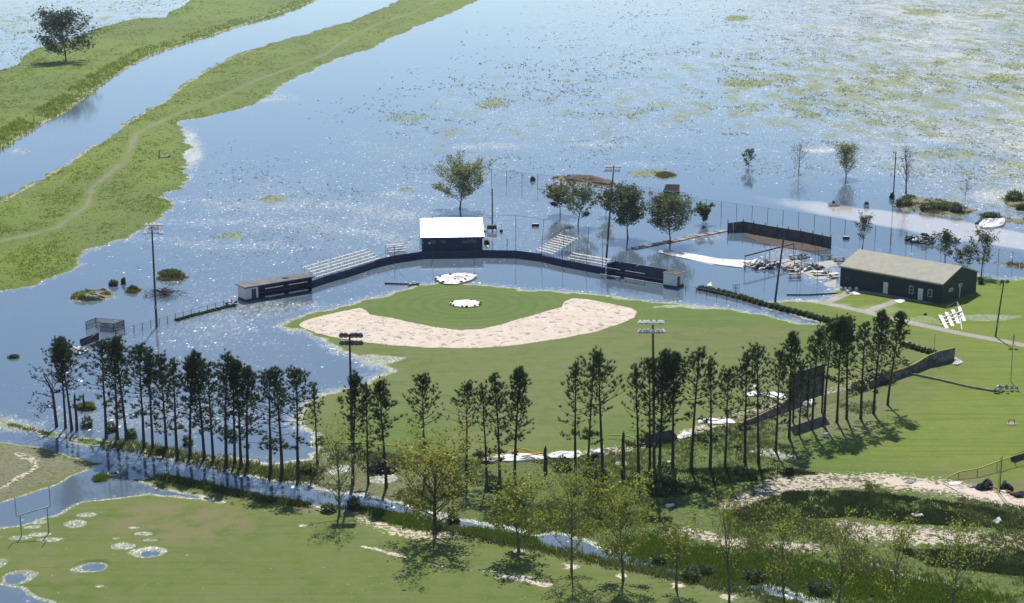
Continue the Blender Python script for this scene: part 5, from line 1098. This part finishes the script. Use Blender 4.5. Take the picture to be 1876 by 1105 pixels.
# debris heap at the right
def heap(lab, x, y, wpx, n, seed, mats=('dark_steel',), hm=1.4, name='debris_heap', cat='debris'):
    B = G(x, y); r_ = wpx / scale(B) / 2; t0 = thing(name, lab, cat, B); rnd = random.Random(seed); ms = {k: MB() for k in mats}
    for i in range(n):
        a = rnd.uniform(0, 6.28); q_ = rnd.random() ** .7; c = B + [math.cos(a) * q_ * r_, math.sin(a) * q_ * r_ * .9, (1 - q_) * hm * rnd.uniform(.3, 1) + .1]; k = mats[i % len(mats)]
        d = np.array([rnd.uniform(-1, 1), rnd.uniform(-1, 1), rnd.uniform(-.4, .5)]); d *= rnd.uniform(.3, 1.1) / np.linalg.norm(d)
        if rnd.random() < .6: ms[k].beam(c - d, c + d, rnd.uniform(.08, .5), rnd.uniform(.05, .25))
        else: ms[k].tube([c - d, c + d * .3, c + d], [.1, .3, .15], 6)
    for k in mats: part({'dark_steel': 'metal_scrap', 'white': 'white_scrap', 'timber': 'board_scrap', 'panel': 'sheet_scrap', 'brush': 'dead_brush', 'black': 'tarp_scrap'}.get(k, 'scrap'), ms[k], M[k], t0)
heap('long heap of dark and white wreckage in water left of the small dark-leaved tree', 1692, 443, 50, 80, 1, ('dark_steel', 'white', 'panel'), 1.7)
heap('heap of pale wreckage in water behind the small dark-leaved tree', 1742, 442, 30, 40, 2, ('white', 'panel', 'dark_steel'), 1.0)
heap('pile of dark rubbish on the bow of the long heap of wreckage', 1666, 441, 12, 16, 3, ('dark_steel', 'black'), .9)
heap('white litter strewn on the grassy islet at the left', 172, 543, 34, 26, 4, ('white', 'timber'), .25, 'litter', 'litter')
heap('wreckage piled against the flooded chain-link fence by the left dugout', 424, 560, 16, 16, 6, ('dark_steel', 'white', 'brush'), .5)
heap('bluish crumpled sheets piled by the navy wall piece behind the first pines', 145, 646, 30, 50, 7, ('white', 'panel'), .8)
heap('dark rootball debris beneath the middle light pole pines', 700, 862, 44, 46, 8, ('brush', 'dark_steel'), .9)
for pts in ([(357,577),(372,573),(392,568),(415,563)], [(320,588),(345,581)], [(247,606),(262,602),(275,598)]):
    pass
bushline('flotsam_clump', 'dark flotsam clump caught on the left chain-link fence, %s from the light pole', [(322,588),(350,580),(385,571),(420,562)], 12, 11, .3, LM['dark'], 900, 'flotsam on the left fence', 'flotsam')
# navy wall fragment at left of pines
a, b = P(148, 634, 0), P(182, 621, 0); f = Fr(a, math.atan2(b[1] - a[1], b[0] - a[0])); L = math.hypot(*(b - a)[:2]); t0 = thing('outfield_wall', 'navy wall fragment with orange edge standing in water behind the first pines', 'wall', a)
part('panel', MB().box(f, 0, L, 0, .15, UW, 1.1), M['navy2'], t0); part('edge_strip', MB().beam(f.p(0, -.06, .4), f.p(L * .8, -.06, 1.05), .06), M['orange'], t0)
# cage at left
c0, c1 = P(158, 603, 0), P(176, 596, 0); c2 = P(228, 600, 0); t0 = thing('batting_cage', 'dark mesh batting cage standing in the flood at the left', 'cage', c0)
for n_, (a, b) in enumerate(((c0, c1), (c1, c2), (c2, c2 + np.array([-1.2, -2.5, 0])), (c2 + np.array([-1.2, -2.5, 0]), c0 + np.array([2.5, -.6, 0])))):
    f = Fr(a, math.atan2(b[1] - a[1], b[0] - a[0])); L = math.hypot(*(b - a)[:2]); h_ = 1.25
    part('mesh_panel', MB().box(f, 0, L, 0, .02, -.5, h_), M['link_dense'], t0); m = MB(); m.beam(f.p(0, 0, h_), f.p(L, 0, h_), .1); m.beam(f.p(0, 0, -.5), f.p(0, 0, h_ + .05), .1); m.beam(f.p(0, 0, .55), f.p(L, 0, .55), .06); part('frame', m, M['dark_steel'], t0)
m = MB(); m.hexa([c1 + [0, 0, 1.27], c2 + [0, 0, 1.27], c2 + [-1.2, -2.5, 1.27], c0 + [2.5, -.6, 1.27], c1 + [0, 0, 1.32], c2 + [0, 0, 1.32], c2 + [-1.2, -2.5, 1.32], c0 + [2.5, -.6, 1.32]]); part('roof_net', m, M['link_dense'], t0)

# ------------------------------------------------------------------ chain-link fences
def clfence(lab, pts, hm, n, mat='link', z0=0):
    q_ = [P(a, b, 0) for a, b in pts]; seg = [np.linalg.norm(q_[i + 1] - q_[i]) for i in range(len(q_) - 1)]; c = np.concatenate([[0], np.cumsum(seg)]); t0 = thing('chain_link_fence', lab, 'fence', q_[0], 'chain-link fences in the flood')
    A = np.array(q_)
    def at(s_): return np.array([np.interp(s_, c, A[:, 0]), np.interp(s_, c, A[:, 1]), 0])
    for k in range(n + 1):
        p = at(c[-1] * k / n); part('post', MB().tube([p + [0, 0, -.8], p + [0, 0, hm + .05]], .055, 5), M['dark_steel'], t0)
    m = MB(); r_ = MB()
    for k in range(n):
        a, b = at(c[-1] * k / n), at(c[-1] * (k + 1) / n); m.add([a + [0, 0, -.5], b + [0, 0, -.5], b + [0, 0, hm], a + [0, 0, hm]], [(0, 1, 2, 3)]); r_.tube([a + [0, 0, hm], b + [0, 0, hm]], .03, 4)
    part('mesh_panel', m, M['link'], t0); part('top_rail', r_, M['steel'], t0)
clfence('far chain-link fence running from behind the press box to the grey enclosure', [(900,334),(1060,352),(1200,370),(1262,385)], 3.2, 13)
clfence('chain-link fence with dark posts running right above the grey enclosure', [(1266,386),(1400,405),(1520,424),(1660,452)], 3.0, 14)
clfence('chain-link fence in water at the right behind the green building', [(1670,455),(1780,472),(1876,492),(1990,515)], 2.8, 12)
clfence('low chain-link fence in water between left light pole and left dugout', [(212,616),(245,608),(300,593),(360,576),(425,560)], 1.1, 14)
clfence('low chain-link fence in water at the foot of the right dugout', [(1256,533),(1300,541),(1350,552)], 1.0, 5)
# collapsed netting frame by the tables
t0 = thing('netting_frame', 'dark pipe frame with a sloping top beam above the picnic tables', 'frame', P(1364, 492, 0))
A_, B_ = P(1364, 495, 0), P(1453, 472, 0); hA, hB_ = hat(A_, 469), hat(B_, 446)
part('top_beam', MB().beam(A_ + [0, 0, hA], B_ + [0, 0, hB_], .26), M['dark_steel'], t0)
for p, h in ((A_, hA), (B_, hB_), ((A_ + B_) / 2, (hA + hB_) / 2)): part('leg', MB().tube([p + [0, 0, -.8], p + [0, 0, h]], .06, 6), M['dark_steel'], t0)
for i, (x, by, ty, lb) in enumerate(((1402,500,463,'thin leftmost mast of the net poles over the picnic tables'),(1461,508,470,'thin mast left of the building over the tables'),(1466,512,440,'tallest thin mast over the picnic tables'),(1493,490,447,'slightly tilted thin mast behind the tables'),(1497,520,455,'thin mast nearest the building over the tables'),(1455,482,452,'short thin mast behind the first tables'))):
    pole('mast', lb, x, by, ty, .045, .035, 'dark_steel', 'mast', x + (i % 3 - 1) * 1.5, 'masts over the picnic tables', 0)
for i, (a, b, ha, hb_, lb) in enumerate((((1458,452),(1492,441),.4,.6,'long pale pole sloping over the flood behind the tables'), ((1560,462),(1524,436),1.6,3.2,'cable sagging from the enclosure wall to the green building'), ((1606,468),(1525,450),.6,1.4,'low cable running from the enclosure wall behind the green building'))):
    p, q_ = P(a[0], a[1] + 14, 0), P(b[0], b[1] + 14, 0); single('loose_cable', MB().tube([p + [0, 0, ha], (p + q_) / 2 + [0, 0, (ha + hb_) / 2 - .3], q_ + [0, 0, hb_]], .035, 5), M['dark_steel'], p, lb, 'cable')
# picnic tables
def picnic(lab, x, y, ang, tilt=0., roof=False, mat='alu'):
    B = P(x, y, 0); t0 = thing('picnic_table', lab, 'picnic table', (B[0], B[1], 0), 'picnic tables washed together'); f = Fr(B, 0); L = 1.25
    part('table_top', MB().box(f, -L, L, -.42, .42, .62, .70), M[mat], t0)
    for s_ in (-1, 1): part('seat', MB().box(f, -L, L, s_ * .8 - .16, s_ * .8 + .16, .32, .38), M[mat], t0)
    for u in (-.85, .85):
        m = MB(); m.beam(f.p(u, -.7, -.3), f.p(u, .3, .62), .09); m.beam(f.p(u, .7, -.3), f.p(u, -.3, .62), .09); m.beam(f.p(u, -.9, .28), f.p(u, .9, .28), .09); part('leg_frame', m, M['dark_steel'], t0)
    t0.rotation_euler = (tilt, tilt * .6, ang); t0.location = (B[0], B[1], .05)
TB = [(1372,489,.2,.3,'tilted picnic table at the far left of the cluster under the dark beam'),(1383,485,1.1,-.3,'picnic table heaped behind the leftmost one under the dark beam'),(1392,490,.5,.2,'picnic table left of the foot of the leaning dark pole'),(1404,487,2.0,-.4,'upended picnic table just behind the leaning dark pole'),
      (1412,484,.1,.1,'picnic table seen right behind the leaning dark pole'),(1424,487,1.4,.25,'picnic table right of the leaning dark pole'),(1456,474,.3,0,'picnic table with a reddish item at the back of the cluster'),(1471,472,.9,.2,'picnic table beneath the thin masts at the back of the cluster'),
      (1456,508,.15,0,'upright picnic table standing alone in open water nearest the dark pole'),(1500,504,.2,.1,'picnic table in front of the green building, left of two'),(1514,502,1.2,0,'picnic table in front of the green building, second of two'),(1513,474,.3,.1,'picnic table at the back right behind the green building'),
      (1538,478,.1,-.15,'picnic table touching the rear left corner of the green building'),(1527,508,.7,.1,'low picnic table hard against the green building wall')]
for i, (x, y, a, tl, lb) in enumerate(TB): picnic(lb, x, y, a, tl, False, ('timber', 'alu', 'panel', 'greyboard')[i % 4])
for i, (pts, lb) in enumerate((([(1500,480),(1530,477),(1535,488),(1500,492),(1480,488)],'pale slab awash beside the green building, nearest the back'),([(1470,500),(1500,493),(1535,500),(1530,512),(1495,512)],'pale slab awash among the tables in front of the building'),([(1430,476),(1455,472),(1470,480),(1440,487)],'pale slab awash at the back of the tables'),
                               ([(1508,520),(1532,512),(1532,527),(1512,525)],'sand-coloured slab at the building corner beside the water'),([(1440,490),(1465,488),(1478,494),(1445,499)],'pale slab awash in the middle of the tables'))):
    sheet('concrete_slab', lb, pts, 'conc', .0, 'slab', .03, 30 + i, z0=.03)
heap('white boards and scraps strewn among the picnic tables', 1475, 492, 90, 60, 21, ('white', 'timber', 'dark_steel'), .35)
heap('scraps washed up under the dark sloping beam', 1400, 490, 50, 50, 22, ('dark_steel', 'white'), .8)
# basketball hoop
B = P(1348, 531, 0); t0 = thing('basketball_hoop', 'small square basketball backboard standing in the flood', 'basketball hoop', B)
m = MB(); f = Fr(B + [-.5, 0, .2], 0)
for (a, b) in (((0, 0), (1.1, 0)), ((1.1, 0), (1.1, .8)), ((1.1, .8), (0, .8)), ((0, .8), (0, 0)), ((.3, .15), (.8, .15)), ((.8, .15), (.8, .55)), ((.8, .55), (.3, .55)), ((.3, .55), (.3, .15))): m.beam(f.p(a[0], 0, a[1]), f.p(b[0], 0, b[1]), .07)
part('backboard', m, M['dark_steel'], t0); part('pole', MB().tube([B + [0, .2, -.9], B + [0, .2, .9]], .05, 6), M['dark_steel'], t0)
# overturned bleachers
Bq = G(1745, 590); t0 = thing('overturned_bleachers', 'overturned white aluminium bleachers lying on the lawn before the green building', 'bleachers', Bq)
E = lambda x, y, z=.0: G(x, y) + np.array([0, 0, z])
for k in range(4):
    a = P(1722 + k * 11.5, 577 - k * 5, .9); b = P(1735 + k * 10.5, 602 - k * 4.5, .25); part('seat', MB().beam(a, b, .62, .08), M['alu'], t0)
for k in range(3):
    a = P(1724, 582 + k * 6.5, .8 - .2 * k); b = P(1762, 570 + k * 7, .8 - .2 * k); part('footboard', MB().beam(a, b, .3, .08), M['alu'], t0)
m = MB(); m.tube([E(1734, 566, .3), E(1753, 558, .6), E(1762, 574, .3)], .05, 5); m.tube([E(1753, 558, .6), E(1754, 575, .9)], .05, 5); m.tube([E(1762,603,0), E(1758, 590, .9)], .05, 5); part('frame', m, M['steel'], t0)
# goal post
g0, g1 = G(39.7, 983), G(89.5, 976); hc = hat(g0, 945.5); hu = hat(g0, 908); t0 = thing('goalpost', 'grey football goalpost with two uprights on the lower left field', 'goalpost', g0)
hc1 = hat(g1, 927.5); a = g0 + [-.45, 0, hc]; b = g1 + [.4, 0, hc1]
for p, h, lb in ((g0, hc, 0), (g1, hc1, 1)): part('leg', MB().tube([p + [0, 0, -.2], p + [0, 0, h]], .07, 7), M['steel'], t0)
part('crossbar', MB().tube([a, b], .07, 7), M['steel'], t0)
for p, ty, x in ((a, 910, 0), (b, 888, 0)):
    h = hat(np.array([p[0], p[1], 0]), ty); part('upright', MB().tube([p, (p[0], p[1], h)], .05, 7), M['steel'], t0)
# odds and ends
SH = [('white_board', 'long white boards on the outfield grass left of the collapsed wavy wall', [(1277,771),(1300,767),(1340,770),(1350,776),(1322,778),(1280,776)], 'white', .2), ('white_board', 'white rumpled sheet on the grass behind the scoreboard', [(1363,722),(1380,720),(1405,722),(1420,719),(1445,728),(1430,733),(1400,727),(1372,727)], 'white', .3),
      ('white_board', 'small white sheet farther out on the grass behind the scoreboard', [(1371,711),(1385,707),(1388,711),(1375,714)], 'white', .15), ('white_board', 'flat white sheet beside the short leaning grey wall panel', [(1238,803),(1250,794),(1274,795),(1272,800),(1250,805)], 'white_dirty', .2),
      ('white_board', 'white crumpled sheet folded over the fence in front of the scoreboard', [(1466,742),(1480,728),(1492,738),(1490,745),(1475,746)], 'white', .5), ('white_board', 'long white sheets lying along the fence line left of the short thick stump', [(915,842),(918,833),(950,832),(1000,836),(998,842),(950,847),(920,846)], 'white', .3),
      ('white_board', 'white sheets lying right of the short thick stump', [(1003,836),(1040,829),(1062,827),(1072,834),(1050,842),(1010,841)], 'white', .35), ('white_board', 'small white sheet at the foot of the central pines', [(1084,827),(1105,824),(1108,831),(1090,832)], 'white', .2), ('white_board', 'dark rolled sheet left of the long white sheets on the fence line', [(885,845),(915,840),(930,843),(900,850),(880,850)], 'dark_steel', .3),
      ('white_board', 'white sheet on the right end of the lawn by the fallen yellow fence', [(1737,885),(1750,883),(1764,884),(1755,889),(1740,889)], 'white', .08), ('blue_board', 'flat bluish board where lawn meets the sand strip', [(1658,885),(1664,881),(1677,882),(1670,887)], 'panel', .05), ('white_board', 'oblong white board lying on the dark weedy bank', [(1669,944),(1691,944),(1692,949),(1669,949)], 'white', .3),
      ('white_board', 'square white board on the dark weedy bank near the right edge', [(1820,955),(1832,953),(1836,957),(1826,961),(1820,960)], 'white', .3), ('white_board', 'small white board in the weeds below the right light pole', [(1218,928),(1234,925),(1236,928),(1222,931)], 'white', .3), ('grey_mat', 'grey mat on the lawn left of the torn black tarp', [(1772,890),(1788,886),(1798,889),(1790,894),(1776,894)], 'panel', .1),
      ('black_tarp', 'torn black tarp heaped where lawn meets sand at the lower right', [(1786,896),(1800,890),(1812,884),(1819,892),(1812,898),(1795,899)], 'black', .6), ('black_tarp', 'black cloth draped at the foot of the thin masts at the lower right', [(1832,897),(1838,884),(1846,893),(1856,898),(1848,902)], 'black', .6), ('black_tarp', 'black tarp lying at the right edge beside the orange hose', [(1850,906),(1876,902),(1900,906),(1900,914),(1862,912)], 'black', .3),
      ('white_board', 'white scrap beside the black cloth at the thin masts', [(1832,900),(1850,894),(1858,896),(1845,903)], 'white', .2), ('white_board', 'broken white slab on the concrete walk before the building', [(1638,552),(1648,548),(1660,551),(1650,557)], 'white', .1), ('white_board', 'white board leaning on the slab by the drums', [(1559,537),(1568,534),(1577,540),(1565,541)], 'white', .1),
      ('white_board', 'white litter at the fence line under the last pines', [(1579,706),(1585,701),(1590,708),(1582,711)], 'white', .4), ('mud_slab', 'rusty mud awash under the wall of the grey enclosure', [(1366,433),(1420,441),(1470,449),(1515,459),(1490,461),(1440,455),(1395,446)], 'rust', .02),
      ('white_board', 'white debris patch at the far end of the hedge behind the right dugout', [(1295,522),(1303,520),(1305,525),(1298,527)], 'white', .4), ('grey_slab', 'flat grey slab on the levee grass beside the post', [(292,288),(311,286),(313,288),(295,290)], 'timber', .3), ('soil_heap', 'ploughed brown ridge on the islet behind the trees', [(1035,330),(1050,323),(1085,325),(1125,335),(1115,339),(1070,334)], 'brush', .5),
      ('white_board', 'white scrap on the bank at the feet of the wall end by the foul pole', [(1745,668),(1756,660),(1765,664),(1754,670)], 'white_dirty', .3)]
for i, (nm, lb, pts, mt, amp) in enumerate(SH):
    sheet(nm, lb, pts, mt, .05, {'white_board': 'sheet', 'blue_board': 'board', 'grey_mat': 'mat', 'black_tarp': 'tarp', 'mud_slab': 'mud', 'grey_slab': 'slab', 'soil_heap': 'soil'}[nm], amp, 60 + i, z0=.03 if nm == 'mud_slab' else None)
pole('marker_post', 'short wooden post on the levee beside the flat grey slab', 292, 289, 275, .16, .14, 'timber', 'post')
B = G(1512, 800); t0 = thing('water_fountain', 'small white box with an upright pipe on the grass beneath the scoreboard pines', 'box', B); part('box', MB().box(Fr(B), -.35, .35, -.25, .25, 0, .4), M['white'], t0); part('lid', MB().box(Fr(B), -.42, .42, -.32, .32, .4, .48), M['conc'], t0); part('pipe', MB().tube([B + [-.25, .1, 0], B + [-.2, .1, 1.5]], .04, 5), M['steel'], t0)
B = P(207, 871, 0); t0 = thing('drain_ring', 'round concrete drain ring rising from the ditch pool', 'drain', B); part('ring', MB().tube([B + [0, 0, -.5], B + [0, 0, .28]], .72, 16), M['conc'], t0); part('cover', MB().tube([B + [0, 0, .285], B + [0, 0, .33]], .55, 14), M['black'], t0)
B = G(1853, 777); t0 = thing('sprinkler_box', 'small metal frame on a bare round patch of the right lawn', 'frame', B); m = MB()
for dx in (-.4, .4): m.beam(B + [dx, 0, 0], B + [dx, 0, .6], .07)
m.beam(B + [-.45, 0, .6], B + [.45, 0, .6], .07); part('frame', m, M['dark_steel'], t0); part('plate', MB().tube([B + [0, 0, -.05], B + [0, 0, .07]], .7, 12), M['timber'], t0)
B = G(1695, 577); single('lamp_bulb', MB().tube([B + [0, 0, .0], B + [0, 0, .25], B + [0, 0, .4]], [.25, .3, .1], 8), M['navy'], B, 'small dark blue ball on the worn grass before the building', 'ball')
for i, (x, y) in enumerate(((634,607.5),(636.5,611),(636,624))):
    pass
tubething('black_roll', 'long black rolled windscreen at the right edge under the yellow fence', [(1855,845),(1866,841),(1880,836),(1900,830)], .42, 'black', 'roll', .35)
B = G(1840, 1005)
print('OBJECTS BUILT', len(bpy.data.objects))
# ------------------------------------------------------------------ thin air haze

hm = MB(); hm.box(ID, -2800, 2800, -40, 2640, -1.8, 84)
hv = bpy.data.materials.new('haze'); hv.use_nodes = True; hn = hv.node_tree; hn.nodes.clear(); ho = hn.nodes.new('ShaderNodeOutputMaterial'); hp = hn.nodes.new('ShaderNodeVolumePrincipled')
hp.inputs['Color'].default_value = (.74, .86, 1, 1); hp.inputs['Density'].default_value = .00006; hp.inputs['Anisotropy'].default_value = .3; hn.links.new(hp.outputs[0], ho.inputs['Volume'])
tag(link('haze', hm.mesh('haze', hv)), 'thin bluish air haze over the flooded land', 'haze', kind='stuff')
